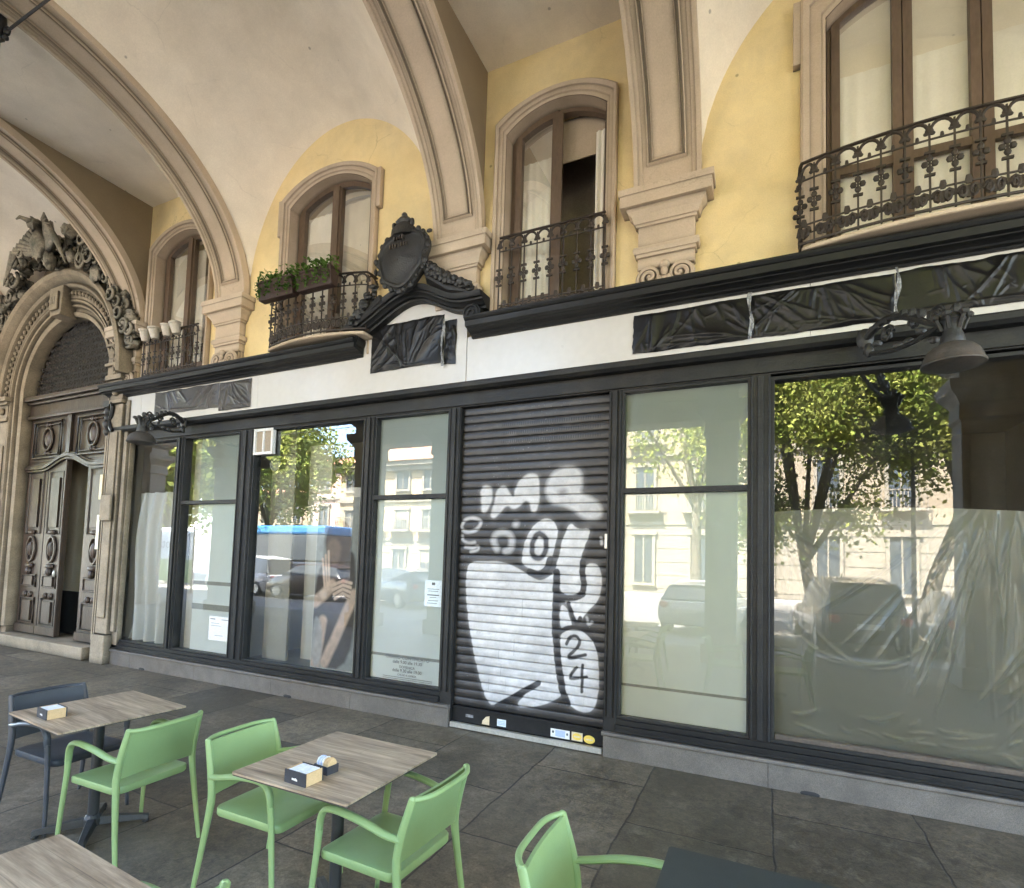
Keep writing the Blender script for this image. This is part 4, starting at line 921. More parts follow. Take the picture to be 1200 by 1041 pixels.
# dusty top of each slat, rust and drips
col += (np.clip((px + 3.0) * .0 + n3 - .55, 0, 1) * .10)[:, None] * np.array((1, .92, .82))
slat_i = np.floor((pz - zb) / (zt - zb) * ns); jx = px + .012 * (n3 - .5) + .009 * (vnoise(slat_i * 1.0, slat_i * 0 + .5, 3) - .5); jz = pz + .012 * (n1 - .5) + .010 * (vnoise(px * 6, slat_i * 1.7, 8) - .5)
wcol = (.60, .585, .59)
def wnoise(base=1.0): return (np.array(wcol)[None] * (.62 + .42 * n1 + .12 * n2 + .25 * n3)[:, None]) * base
paint = wnoise()
def wshape(k, soft=.006, amt=1., grow=0., haze=.06):
    global col
    P = smooth_poly(GR[k]) if k not in ('two',) else GR[k]
    d = sd_poly(jx, jz, P)
    hz = np.clip(1 - (d - grow) / haze, 0, 1) ** 2 * .16
    a = np.clip(.5 - (d - grow) / (2 * soft), 0, 1) * amt; a = np.maximum(a, hz)[:, None]
    col = col * (1 - a) + paint * a
def bstroke(k, r, soft=.005, c=(.03, .028, .03), amt=.97, loop=False):
    global col
    d = sd_line(jx, jz, smooth_line(GR[k])); col = blend(col, d, c, r, soft, amt)
def wstroke(k, r, soft=.008, amt=.85):
    global col
    d = sd_line(jx, jz, smooth_line(GR[k])); a = (np.clip(.5 - (d - r) / (2 * soft), 0, 1) * amt)[:, None]; col = col * (1 - a) + paint * a
wshape('i', .014, .92); wshape('M', .012, .92); wshape('C', .026, .85, 0, .08)
col = blend(col, sd_poly(jx, jz, smooth_poly(GR['Chole'])), (.16, .15, .15), 0, .03, .8)
wstroke('ringO', .018, .012); wstroke('ring2', .015, .012, .7); wstroke('ring3', .014, .012, .7); wstroke('ring5', .035, .02, .62)
dd = np.hypot(jx - GR['dot'][0][0], jz - GR['dot'][0][1]); a = (np.clip(.5 - (dd - .035) / .05, 0, 1) * .6)[:, None]; col = col * (1 - a) + paint * a
wshape('a'); wshape('T'); wshape('r'); wshape('body'); wshape('b24'); wshape('sm')
col = blend(col, sd_line(jx, jz, smooth_line(GR['aring'])), (.03, .028, .03), .028, .01, .97)
for k, r in (('v1', .036), ('v2', .036), ('v3', .030), ('v4', .020), ('v5', .022), ('dg', .030), ('two', .016), ('four', .015), ('four2', .015)): bstroke(k, r)
wstroke('sl', .012, .01, .7); wstroke('wt', .014, .008, .9)
# thin roller coverage, drips and overspray specks
thin = np.clip((fbm(px * 5, pz * 30, 61, 3) - .56) * 5, 0, 1) * np.clip((fbm(px * 2, pz * 2, 62) - .45) * 4, 0, 1); col = col * (1 - .45 * thin[:, None]) + np.array((.16, .15, .15)) * (.45 * thin[:, None])
rs = np.random.default_rng(8)
for q in range(10):
    dx_, dz_ = rs.uniform(-2.6, -1.45), rs.uniform(.35, 1.4); col = blend(col, sd_line(px, pz, [(dx_, dz_), (dx_ + rs.uniform(-.004, .004), dz_ - rs.uniform(.05, .22))]), (.42, .41, .41) if q % 2 else (.10, .09, .10), .0022, .003, .55)
sp_ = (vnoise(px * 90, pz * 90, 71) > .93) & (fbm(px * 4, pz * 4, 72) > .52); col[sp_] = col[sp_] * .6 + .13
col *= (1 - .5 * np.clip((.55 - pz) / .35, 0, 1) * np.clip(fbm(px * 6, pz * 8, 73) * 1.6 - .3, 0, 1))[:, None]
# faint streaks and a darker tone towards each slat edge
fz = ((Z.ravel() - zb) / (zt - zb) * ns) % 1.0
edge = np.clip(1 - np.minimum(fz, 1 - fz) / .13, 0, 1); col *= (1 - .45 * edge)[:, None]
col *= (1 - .25 * np.clip(fbm(px * 2.2 + pz * 1.5, pz * 5 - px * 2, 21) - .5, 0, 1) * 2)[:, None]
# perforated slats near the top
perf = (pz > 2.99) & (pz < 3.28) & (px > -2.52) & (px < -1.44) & (fz > .28) & (fz < .72)
col[perf & ((np.floor(px / .0125) % 2) == 0)] *= .25
V = np.stack([X.ravel() + 2.17, Y.ravel(), Z.ravel() - .06], -1)
np_mesh('slat_curtain', V, grid_faces(nx, len(z_f) - 1), 'shutter', sh, col, smooth=False)
m = MB(); m.box(-2.995, -1.345, .012, .06, .065, .222); m.box(-2.995, -1.345, .0, .0115, .205, .222); m.build('bottom_rail', 'black', sh, bevel=.003)
m = MB(); m.box(-1.36, -1.335, -.05, -.03, 1.92, 2.06); m.build('handle', 'alu', sh, bevel=.003)
for x in (-3.005, -1.345):
    m = MB(); m.box(x - .0, x + .012, -.028, .01, .07, 3.43); m.build('guide_rail', 'black', sh)
m = MB(); m.box(-2.99, -1.35, -.045, .0, .012, .060); tag(m.build('metal_threshold', 'alu'), 'worn bright metal threshold strip under the shutter', 'threshold')
m = MB(); m.box(-3.0, -1.34, -.02, .12, 0, .0119); tag(m.build('threshold_stone', 'granite'), kind='structure')
# stickers on the bottom rail
def sticker(label, x0, x1, z0, z1, mat, extra=None):
    m = MB(); m.box(x0, x1, .0105, .0118, z0, z1)
    if extra is None: return tag(m.build('sticker', mat), label, 'sticker')
    t_ = thing('sticker', label, 'sticker', ((x0 + x1) / 2, .011, z0)); m.build('backing', mat, t_); extra(t_); return t_
sticker('small torn grey sticker at the left of the shutter base', -2.83, -2.74, .12, .15, 'tape')
m = MB(); m.extr([(-2.635, .075), (-2.55, .075), (-2.55, .165), (-2.59, .155), (-2.63, .11)], 'y', .0105, .0118); tag(m.build('sticker', 'creamst'), 'torn cream sticker on the shutter base', 'sticker')
def st_lines(xa, xb, zs_, mat='ink'):
    def f(t_):
        m = MB()
        for z in zs_: m.box(xa, xb, .0095, .0104, z, z + .008)
        m.build('print', mat, t_)
    return f
sticker('pale blue sticker with printed lines on the shutter base', -2.46, -2.36, .085, .155, 'paper', st_lines(-2.45, -2.37, (.10, .115, .13), 'bluest'))
def banner(t_):
    m = MB(); m.box(-1.825, -1.725, .0095, .0104, .085, .145); m.build('print', 'bluest', t_); m = MB(); m.ball((-1.85, .010, .125), (.012, .002, .014)); m.ball((-1.705, .010, .12), (.01, .002, .014)); m.build('emblem', 'ink', t_)
sticker('long white and blue sticker on the shutter base', -1.875, -1.68, .075, .155, 'white', banner)
def oval(x, z, rx, rz, y0=.0096, y1=.0104):
    m = MB(); m.extr([(x + rx * math.cos(k * PI / 12), z + rz * math.sin(k * PI / 12)) for k in range(24)], 'y', y0, y1); return m
def ye(t_): oval(-1.605, .115, .045, .032).build('oval_print', 'yellowst', t_); m = MB(); m.box(-1.635, -1.575, .0088, .0094, .108, .122); m.build('print', 'creamst', t_)
sticker('white square sticker with a yellow oval on the shutter base', -1.66, -1.55, .075, .155, 'creamst', ye)
t_ = thing('sticker', 'round yellow oval sticker, rightmost on the shutter base', 'sticker', (-1.485, .011, .08)); oval(-1.485, .108, .055, .038, .0105, .0118).build('backing', 'yellowst', t_)
m = MB(); m.box(-1.52, -1.45, .0096, .0104, .10, .112); m.build('print', 'creamst', t_)

# ------------------------------------------------------------------ granite plinth in blocks
def plinth(a, b, cuts, lab):
    t = thing('granite_sill', lab, 'sill', ((a + b) / 2, 0, 0)); xs_ = [a] + cuts + [b]
    for p, q in zip(xs_[:-1], xs_[1:]):
        m = MB(); m.box(p + .0015, q - .0015, -.062, .10, 0, .196); m.build('block', 'granite', t, bevel=.003)
    m = MB(); m.extr([(-.04, .1965), (-.078, .1965), (-.084, .205), (-.084, .222), (-.078, .2295), (.12, .2345), (.12, .1965)], 'x', a - .01, b + .005); m.build('nosing', 'granite', t)
    for x in cuts[::2]:
        m = MB(); m.ball((x + .3, -.063, .012), (.07, .006, .022), 10, 6); m.build('vent_gap', 'blackprint', t)
plinth(-9.46, -3.005, [-8.56, -7.1, -5.62, -4.33], 'grey granite sill blocks left of the roller shutter')
plinth(-1.335, 6.0, [.04, 1.9, 3.6], 'grey granite sill blocks right of the roller shutter')

# ------------------------------------------------------------------ fascia
fa = thing('fascia_board', 'glossy white fascia boards over the shop windows', 'fascia', (-3.3, -.05, 3.70))
seams = [-9.38, -8.72, -6.16, -4.47]
for a, b in zip(seams[:-1], seams[1:]):
    m = MB(); m.box(a + .002, b - .002, -.062, .0, 3.702, 4.20); m.build('board', 'fascia', fa)
for a, b in ((-2.93, .35), (.35, 2.72)):
    m = MB(); m.box(a + .002, b - .002, -.062, .0, 3.702, 4.20); m.build('board', 'fascia', fa)
m = MB(); m.extr([(-4.466, 3.702), (-2.934, 3.702), (-2.934, 4.62), (-3.15, 4.66), (-3.34, 4.77), (-3.5, 4.86), (-3.7, 4.90), (-3.89, 4.86), (-4.18, 4.70), (-4.33, 4.60), (-4.466, 4.50)], 'y', -.072, .0)
m.build('pediment_board', 'fascia', fa)
# cornice
cp = [(.0, 4.165), (-.09, 4.165), (-.10, 4.18), (-.13, 4.188), (-.14, 4.20), (-.165, 4.212), (-.20, 4.22), (-.205, 4.228), (-.235, 4.232), (-.25, 4.235), (-.255, 4.29), (-.27, 4.295), (-.285, 4.315), (-.285, 4.335), (.0, 4.35)]
co = thing('shop_cornice', 'black moulded cornice rising into a pediment over the shopfront', 'cornice', (-3.3, -.1, 4.12))
for a, b, nm in ((-9.52, -4.36, 'cornice_run'), (-2.86, 2.9, 'cornice_run')):
    m = MB(); m.extr(cp[::-1], 'x', a, b); m.build(nm, 'black', co, bevel=.002)
# swept pediment moulding
path = [(-4.50, 4.30), (-4.38, 4.31), (-4.24, 4.36), (-4.10, 4.43), (-3.94, 4.52), (-3.78, 4.60), (-3.62, 4.64), (-3.46, 4.62), (-3.32, 4.56), (-3.18, 4.48), (-3.04, 4.42), (-2.88, 4.40), (-2.66, 4.40)]
path = smooth_line([(x, z + .045) for x, z in path], 2)
pr = [(.05, .0), (-.10, .0), (-.105, .022), (-.14, .03), (-.155, .05), (-.19, .062), (-.195, .078), (-.225, .082), (-.24, .10), (-.245, .135), (.05, .145)]
m = MB(); rings = []
for i, (x, z) in enumerate(path):
    a = path[max(0, i - 1)]; b = path[min(len(path) - 1, i + 1)]; tx, tz = b[0] - a[0], b[1] - a[1]; l = math.hypot(tx, tz); nx_, nz_ = -tz / l, tx / l
    rings.append([(x + nx_ * h, y - .06, z + nz_ * h) for y, h in pr])
m.loft(rings, True, False, True); m.build('pediment_moulding', 'black', co, smooth=True, angle=35)
for xc, zc in ((-4.44, 4.34), (-2.80, 4.38)):
    m = MB(); sg = -1 if xc < -4 else 1
    m.xf(Matrix.Identity(4)); m.extr([(xc + .105 * math.cos(k * PI / 10), zc + .105 * math.sin(k * PI / 10)) for k in range(20)], 'y', -.22, .0)
    m.tube([(xc + (.1 - .0045 * k) * math.cos(k * .55) * -sg, -.225, zc + (.1 - .0045 * k) * math.sin(k * .55)) for k in range(20)], .016, 6)
    m.build('volute', 'black', co, smooth=True)
# crest cartouche
cr = thing('crest', 'black cast cartouche shield on top of the pediment', 'crest', (-3.62, -.4, 4.72))
out = smooth_poly([(-3.62, 4.70), (-3.50, 4.74), (-3.40, 4.86), (-3.31, 4.95), (-3.33, 5.06), (-3.28, 5.16), (-3.30, 5.28), (-3.40, 5.36), (-3.52, 5.37), (-3.62, 5.42), (-3.72, 5.37), (-3.84, 5.32), (-3.92, 5.22), (-3.94, 5.06), (-3.90, 4.94), (-3.86, 4.82), (-3.76, 4.76)], 2)
cxm, czm = -3.62, 5.07
m = MB(); rings = []
for s_, y in ((1.0, -.30), (1.0, -.38), (.95, -.415), (.88, -.42), (.84, -.40), (.80, -.395), (.5, -.43), (.05, -.45)):
    rings.append([(cxm + (x - cxm) * s_, y, czm + (z - czm) * s_) for x, z in out])
m.loft(rings[::-1], True, False, True); m.build('shield', 'castblack', cr, smooth=True, angle=50)
m = MB(); rg = random.Random(3)
for k in range(0, len(out), 3):
    x, z = out[k]; r = rg.uniform(.018, .034)
    m.ball((x + rg.uniform(-.01, .01), -.38, z + rg.uniform(-.01, .01)), (r * 1.3, .03, r * 1.3), 7, 5)
m.tube([(x, -.37, z) for x, z in out], .016, 6, closed=True)
m.ball((-3.96, -.39, 5.09), .035); m.ball((-3.97, -.38, 4.98), (.02, .03, .04)); m.ball((-3.26, -.39, 5.30), (.04, .02, .02))
m.build('rim_scrolls', 'castblack', cr, smooth=True)
m = MB(); m.lathe([(.16, -.04), (.15, .05), (.11, .09), (.09, .11), (.11, .14), (.07, .18), (.03, .21)], (-3.62, -.36, 5.36), 10, .7)
for x in (-.12, -.06, .06, .12): m.ball((-3.62 + x, -.38, 5.45 + .05 * (1 - abs(x) * 6)), (.03, .03, .045), 6, 5)
m.ball((-3.62, -.36, 5.575), .035); m.build('crown', 'castblack', cr, smooth=True)
m = MB()
for z, ws in ((5.26, (.03, .02, .02, .03)), (5.17, (.03, .02, .03, .02, .03, .02, .02)), (5.02, (.09,))):
    x = -3.62 - sum(ws) / 2 - .012 * len(ws) / 2
    for w in ws: m.box(x, x + w * .55, -.449, -.436 if z < 5.1 else -.42, z, z + (.045 if len(ws) > 1 else .02)); x += w + .012
m.build('relief_lettering', 'domemet', cr)
m = MB(); mg = MB(); rg = random.Random(11); m.tube([(-3.30, -.26, 4.86), (-3.05, -.25, 4.68), (-2.80, -.24, 4.60)], [.09, .07, .03], 6); mg.tube([(-3.95, -.26, 4.72), (-4.12, -.25, 4.62), (-4.32, -.24, 4.50)], [.07, .06, .03], 6)
for k in range(150):   # foliage garland lying on both slopes of the pediment
    s_ = rg.random(); 
    if k % 4 == 0: x = lerp(-4.05, -4.35, s_); z = lerp(4.84, 4.56, s_)
    else: x = lerp(-3.34, -2.78, s_); z = lerp(5.0, 4.72, s_ ** .7) 
    z -= .10; hh = rg.uniform(0, .20) * (1 - s_ * .8)
    (mg if k % 4 == 0 else m).ball((x, -.26 - rg.uniform(0, .10), z + hh * .7), (rg.uniform(.025, .06), rg.uniform(.02, .04), rg.uniform(.018, .045)), 6, 5)
mg.build('garland', 'castblack', cr, smooth=True)
m.build('garland', 'castblack', cr, smooth=True)
# left end bracket
m = MB(); m.box(-9.56, -9.40, -.16, .0, 4.02, 4.12); 
for z, r in ((3.95, .07), (3.84, .055), (3.74, .075), (3.62, .06)): m.ball((-9.46, -.12, z), (r, r, r * 1.1), 10, 6)
m.tube([(-9.36, -.14, 4.08), (-9.30, -.16, 4.0), (-9.33, -.15, 3.88), (-9.40, -.13, 3.8), (-9.34, -.15, 3.68), (-9.28, -.15, 3.62)], .03, 6)
m.box(-9.54, -9.42, -.08, 0, 3.5, 4.02)
tag(m.build('scroll_bracket', 'castblack', smooth=True), 'black carved scroll bracket at the left end of the fascia', 'bracket')

# ------------------------------------------------------------------ crumpled plastic on the fascia
def creases(X, Z, cr, seed):
    px_ = X.ravel() + .018 * (fbm(X.ravel() * 9, Z.ravel() * 9, seed + 1, 2) - .5); pz_ = Z.ravel() + .018 * (fbm(X.ravel() * 9, Z.ravel() * 9, seed + 2, 2) - .5)
    H = .25 * fbm(px_ * 2.5, pz_ * 4, seed + 3, 2)
    for P, wd, hh in cr:
        d = np.full(px_.shape, 1e9); tb = np.zeros(px_.shape); n_ = len(P) - 1
        for i, ((ax, az), (bx, bz)) in enumerate(zip(P[:-1], P[1:])):
            ex, ez = bx - ax, bz - az; tt = np.clip(((px_ - ax) * ex + (pz_ - az) * ez) / (ex * ex + ez * ez + 1e-12), 0, 1)
            sgn = np.sign((px_ - ax) * ez - (pz_ - az) * ex); dd = np.hypot(px_ - ax - ex * tt, pz_ - az - ez * tt)
            near = dd < np.abs(d); d = np.where(near, dd * np.where(sgn == 0, 1, sgn), d); tb = np.where(near, (i + tt) / n_, tb)
        env = np.sin(np.clip(tb, .02, .98) * PI) ** .6
        up = np.exp(-np.abs(d) / np.where(d > 0, wd * 2.6, wd)); H = np.maximum(H * 1.0, H * .55 + hh * env * up)
    return H.reshape(X.shape)
def crumple(label, x0, x1, z0, z1, y, seed, foci, amp=.022, tapes=(), jag=.012, mt='sheet'):
    w, h = x1 - x0, z1 - z0; nu = int(w / .0085); nv = int(h / .0085)
    u = np.linspace(0, 1, nu + 1); v = np.linspace(0, 1, nv + 1); U, Vv = np.meshgrid(u, v, indexing='ij')
    X = x0 + U * w + jag * (fbm(Vv * 5, U * 3, seed + 3) - .5) * 2 * (1 - np.minimum(U, 1 - U) * 2) ** 8
    Z = z0 + Vv * h + jag * (fbm(U * w * 6, Vv * 2, seed + 5) - .45) * 2 * (1 - np.minimum(Vv, 1 - Vv) * 2) ** 4
    rc = np.random.default_rng(seed); cr = []
    for (fx, fz, k, ph) in foci:
        ca = math.atan2((z0 + z1) / 2 - fz, (x0 + x1) / 2 - fx); sp = 1.25 if k < 8 else 1.6
        for q in range(int(k * 2.2)):
            a0 = ca + sp * (rc.random() - .5) * 1.2; l = rc.uniform(.25, 1.0) * min(w, .85); st = rc.uniform(.02, .22)
            bd = rc.uniform(-.35, .35); P = []
            for t_ in np.linspace(0, 1, 6):
                aa = a0 + bd * t_; rr_ = st + l * t_; P.append((fx + rr_ * math.cos(aa), fz + rr_ * math.sin(aa)))
            cr.append((P, rc.uniform(.006, .022), rc.uniform(.35, 1.0)))
    for q in range(int(w * 16)):
        cx_, cz_ = rc.uniform(x0, x1), rc.uniform(z0, z1); a0 = rc.uniform(-.7, .7) + (PI if rc.random() < .5 else 0); l = rc.uniform(.05, .22); bd = rc.uniform(-1, 1)
        cr.append(([(cx_ + l * t_ * math.cos(a0 + bd * t_), cz_ + l * t_ * math.sin(a0 + bd * t_)) for t_ in (0, .33, .66, 1)], rc.uniform(.004, .010), rc.uniform(.15, .5)))
    for q in range(3):
        zc_ = z0 + rc.uniform(.02, .08); cr.append(([(x0 + w * t_, zc_ + .03 * math.sin(t_ * 5 + q)) for t_ in np.linspace(rc.uniform(0, .3), rc.uniform(.6, 1), 6)], .008, .4))
    H = creases(X, Z, cr, seed)
    ed = np.minimum(np.minimum(U, 1 - U) * w, np.minimum(Vv, 1 - Vv) * h); H *= np.clip(ed / .035, 0, 1) ** .6
    Y = y - .004 - H * amp * .95
    base = ((x0 + x1) / 2, y, z0)
    Vt = np.stack([X.ravel() - base[0], Y.ravel() - base[1], Z.ravel() - base[2]], -1)
    t_ = thing('plastic_cover', label, 'plastic cover', base, 'black plastic taped over the fascia lettering')
    np_mesh('sheet', Vt, grid_faces(nu, nv), mt, t_, None, True)
    for tx in tapes:
        m = MB(); rg = random.Random(seed + int(tx * 10))
        def tp(uu, vv): return (tx + (uu - .5) * (.026 + .012 * math.sin(vv * 9 + seed)) + .012 * math.sin(vv * 7 + seed) , y - amp * 1.75 - .004 * math.sin(vv * 31 + uu * 9) - .003 * rg.random(), lerp(z0 - .02, z1 + .015, vv))
        m.grid(tp, 4, 40); m.build('tape', 'tape', t_, smooth=True)
    return t_
crumple('grey-black plastic cover, left piece on the far left fascia', -8.37, -6.93, 3.80, 4.15, -.066, 3, [(-6.90, 4.26, 6, 0), (-8.2, 4.45, 7, 2)], .030, mt='sheetgrey')
crumple('grey-black plastic cover, crumpled right piece on the far left fascia', -6.92, -6.28, 3.74, 4.14, -.068, 14, [(-6.75, 4.24, 7, 0), (-6.2, 3.70, 6, 3)], .032, mt='sheetgrey')
crumple('black plastic cover taped below the crest', -4.24, -3.22, 3.95, 4.51, -.076, 23, [(-3.10, 4.75, 5, 0), (-4.4, 3.9, 5, 2), (-3.7, 3.86, 7, 4)], .028)
crumple('narrow black plastic strip with clear tape below the crest', -3.21, -3.06, 3.92, 4.42, -.078, 33, [(-3.15, 4.4, 5, 0), (-3.1, 3.95, 5, 3)], .020, tapes=(-3.22,))
crumple('black plastic cover, first piece right of the shutter', -1.12, -.11, 3.755, 4.130, -.067, 43, [(-1.0, 3.58, 6, 0), (-.02, 3.76, 8, 2), (-.7, 4.5, 7, 4)], .030, tapes=(-.105,))
crumple('black plastic cover, middle piece with fanned creases', -.10, .93, 3.755, 4.135, -.067, 53, [(.42, 4.30, 9, 1), (1.1, 3.7, 8, 0), (-.25, 4.25, 6, 3)], .032, tapes=(.935,))
crumple('black plastic cover, rightmost long piece behind the lamp', .94, 2.62, 3.76, 4.135, -.067, 63, [(1.05, 4.42, 9, 0), (1.75, 4.5, 7, 2), (2.5, 3.6, 6, 4)], .034)

# clear sheet behind the wide window
nu, nv = 240, 190; U, Vv = np.meshgrid(np.linspace(0, 1, nu + 1), np.linspace(0, 1, nv + 1), indexing='ij')
X = .07 + U * 2.42; Z = .40 + Vv * (1.87 + .03 * np.sin(U * 5)); rc = np.random.default_rng(31); cr = []
def swag(ax, az, bx, bz, sag, wd, hh): cr.append(([(lerp(ax, bx, t_), lerp(az, bz, t_) - sag * 4 * t_ * (1 - t_)) for t_ in np.linspace(0, 1, 9)], wd, hh))
for q in range(13):
    a_ = rc.uniform(0, 1); swag(1.38 + .2 * a_, 2.26, .35 + .95 * a_ + rc.uniform(-.06, .06), 1.35 - .75 * a_ + rc.uniform(-.1, .1), rc.uniform(.0, .08), rc.uniform(.004, .010), rc.uniform(.3, .9))
for q in range(10): a_ = rc.uniform(0, 1); swag(.08, 2.24 - .1 * a_, .25 + .4 * (1 - a_), 1.9 - .8 * a_, .03, rc.uniform(.004, .009), rc.uniform(.2, .6))
for q in range(26): a_ = rc.uniform(.1, 2.45); swag(a_, rc.uniform(1.4, 2.27), a_ + rc.uniform(-.06, .06), rc.uniform(.5, 1.2), .0, rc.uniform(.003, .007), rc.uniform(.12, .4))
for q in range(12): a_ = rc.uniform(1.42, 1.7); swag(a_, 2.27, a_ + rc.uniform(-.18, .15), rc.uniform(1.0, 1.7), 0, rc.uniform(.006, .012), rc.uniform(.3, .8))
for q in range(8): swag(rc.uniform(2.2, 2.48), rc.uniform(1.8, 2.2), rc.uniform(1.4, 1.9), rc.uniform(.5, 1.5), rc.uniform(0, .15), rc.uniform(.006, .014), rc.uniform(.3, .7))
for q in range(3): swag(rc.uniform(.1, .4), rc.uniform(1.1, 1.5), rc.uniform(1.1, 1.5), rc.uniform(1.0, 1.5), rc.uniform(.25, .40), .008, rc.uniform(.2, .5))
for q in range(30): a_ = rc.uniform(.2, 2.4); b_ = rc.uniform(.42, .62); swag(a_, b_, a_ + rc.uniform(.05, .3), b_ + rc.uniform(-.08, .08), rc.uniform(-.03, .05), rc.uniform(.004, .010), rc.uniform(.3, .9))
H = creases(X, Z, cr, 5)
Y = .13 - H * .034
plc = np_mesh('plastic_sheet', np.stack([X.ravel(), Y.ravel(), Z.ravel()], -1), grid_faces(nu, nv), 'plastic', None, None, True, base=(1.28, .16, .40))
tag(plc, 'creased clear plastic sheet hung inside the wide shop window', 'plastic sheet')

# ------------------------------------------------------------------ notices, lettering, vent grille, poster
def notice(label, x0, x1, z0, z1, y, lines, mat='paper'):
    t_ = thing('paper_notice', label, 'notice', ((x0 + x1) / 2, y, z0)); m = MB(); m.box(x0, x1, y, y + .002, z0, z1); m.build('sheet', mat, t_)
    m = MB(); w = x1 - x0
    for fz, a, b, hh in lines: m.box(x0 + w * a, x0 + w * b, y - .0012, y - .0002, lerp(z0, z1, fz), lerp(z0, z1, fz) + hh)
    m.build('print', 'ink', t_); return t_
notice('white paper notice taped in the window beside the shutter', -3.42, -3.20, 1.24, 1.53, .036, [(.82, .4, .6, .03), (.66, .15, .85, .006), (.58, .2, .8, .006), (.42, .15, .85, .012), (.34, .3, .7, .006), (.22, .2, .8, .006), (.12, .15, .75, .006)])
notice('faint white notice low in the window with two battens', -6.98, -6.56, .55, .88, .036, [(.86, .05, .3, .012), (.86, .6, .95, .008), (.7, .1, .5, .005), (.6, .1, .6, .005), (.2, .3, .7, .005)], 'white')
def words(parent, txt, x, z, size, y=.0335, mat='ink', ext=.0006, align='CENTER', name='lettering'):
    cu = bpy.data.curves.new('t', 'FONT'); cu.body = txt; cu.size = size; cu.extrude = ext; cu.align_x = align
    o = bpy.data.objects.new('t', cu); C.objects.link(o); dg = bpy.context.evaluated_depsgraph_get(); me = bpy.data.meshes.new_from_object(o.evaluated_get(dg)); bpy.data.objects.remove(o)
    me.materials.clear(); me.materials.append(M[mat]); q = bpy.data.objects.new(name, me); C.objects.link(q)
    q.rotation_euler = (rad(90), 0, 0); q.location = (x, y, z); q.parent = parent
    if parent is not None: q.location = Vector((x, y, z)) - parent.location
    return q
wt = thing('window_lettering', 'grey opening hours lettering on the window left of the shutter', 'lettering', (-3.6, .034, .40))
for tx, z, s_ in (('ORARIO CONTINUATO', .625, .055), ('dalle 9.00 alle 19.30', .575, .050), ('DOMENICA', .525, .040), ('dalle 9.30 alle 19.00', .480, .050), ('CHIUSO IL LUNEDI', .440, .030)):
    words(wt, tx, -3.62, z, s_, name='text_line')
for z in (.418, .398):
    m = MB(); m.box(-3.95, -3.28, .0325, .0335, z, z + .004); m.build('fine_print', 'ink', wt)
# small vent window
t_ = thing('vent_grille', 'small white framed two pane vent at the window top corner', 'vent', (-6.06, .02, 3.10))
m = MB()
for a, b, c, d in ((-6.235, -5.875, 3.09, 3.125), (-6.235, -5.875, 3.405, 3.44), (-6.235, -6.20, 3.126, 3.404), (-5.91, -5.875, 3.126, 3.404), (-6.065, -6.045, 3.126, 3.404)): m.box(a, b, -.022, .03, c, d)
m.build('frame', 'white', t_); m = MB(); m.box(-6.2, -5.91, .0, .01, 3.12, 3.41); m.build('louvre', 'roomdark', t_)
m = MB(); m.lathe([(.10, 0), (.10, .01)], (0, 0, 0), 20); m.xf(Matrix.Translation((-6.05, .2, 3.0)) @ Matrix.Rotation(rad(90), 4, 'X')); m.build('duct', 'strip', t_)
# poster stand
ps = thing('poster_board', 'tall printed poster of a person with crossed arms behind the window', 'poster', (-4.72, .20, .36))
m = MB(); m.box(-5.16, -4.36, .125, .145, .36, 2.62); m.build('white_board', 'white', ps)
nu, nv = 90, 240; U, Vv = np.meshgrid(np.linspace(0, 1, nu + 1), np.linspace(0, 1, nv + 1), indexing='ij'); X = -5.14 + U * .66; Z = .38 + Vv * 2.12
px, pz = X.ravel(), Z.ravel(); nn = fbm(px * 9, pz * 9, 5); col = np.array((.30, .33, .34))[None] * (.85 + .25 * nn)[:, None]
col = blend(col, sd_poly(px, pz, smooth_poly([(-5.14, .38), (-4.48, .38), (-4.48, 1.75), (-4.60, 1.86), (-4.80, 1.84), (-5.0, 1.7), (-5.14, 1.5)])), (.055, .05, .05), 0, .02)
col = blend(col, sd_poly(px, pz, smooth_poly([(-5.0, 2.0), (-4.93, 2.18), (-4.78, 2.24), (-4.63, 2.17), (-4.57, 2.0), (-4.58, 1.84), (-4.66, 1.68), (-4.78, 1.6), (-4.90, 1.66), (-4.98, 1.82)])), (.075, .055, .045), 0, .015)
col = blend(col, sd_poly(px, pz, smooth_poly([(-4.97, 1.96), (-4.84, 1.99), (-4.74, 1.92), (-4.73, 1.78), (-4.79, 1.66), (-4.90, 1.68), (-4.97, 1.8)])), (.22, .16, .13), 0, .03, .8)
skin = (.62, .49, .42); dk = (.12, .08, .065)
for pts, r in (([(-4.50, 1.30), (-4.62, 1.05), (-4.78, .72), (-4.92, .45)], .07), ([(-5.12, 1.18), (-4.98, 1.28), (-4.86, 1.40)], .075), ([(-4.98, .95), (-5.02, .7), (-5.08, .4)], .07)):
    col = blend(col, sd_line(px, pz, pts), skin, r, .02); 
for k in range(4):
    col = blend(col, sd_line(px, pz, [(-4.86 + .02 * k, 1.40 - .055 * k), (-4.68, 1.46 - .05 * k), (-4.55 - .01 * k, 1.44 - .055 * k)]), (.70, .57, .50), .020, .008)
    col = blend(col, sd_line(px, pz, [(-4.84 + .02 * k, 1.372 - .055 * k), (-4.68, 1.432 - .05 * k), (-4.56, 1.412 - .055 * k)]), dk, .005, .006, .8)
for k in range(3): col = blend(col, sd_line(px, pz, [(-4.97 + .035 * k, 1.35), (-5.03 + .045 * k, 1.72 + .05 * k)]), (.68, .55, .48), .018, .008)
col = blend(col, sd_poly(px, pz, smooth_poly([(-5.14, .38), (-5.14, 1.0), (-5.02, .98), (-4.96, .7), (-5.0, .38)])), (.45, .47, .50), 0, .02, .85)
col *= (1.15 + .55 * fbm(px * 14, pz * 14, 8))[:, None]
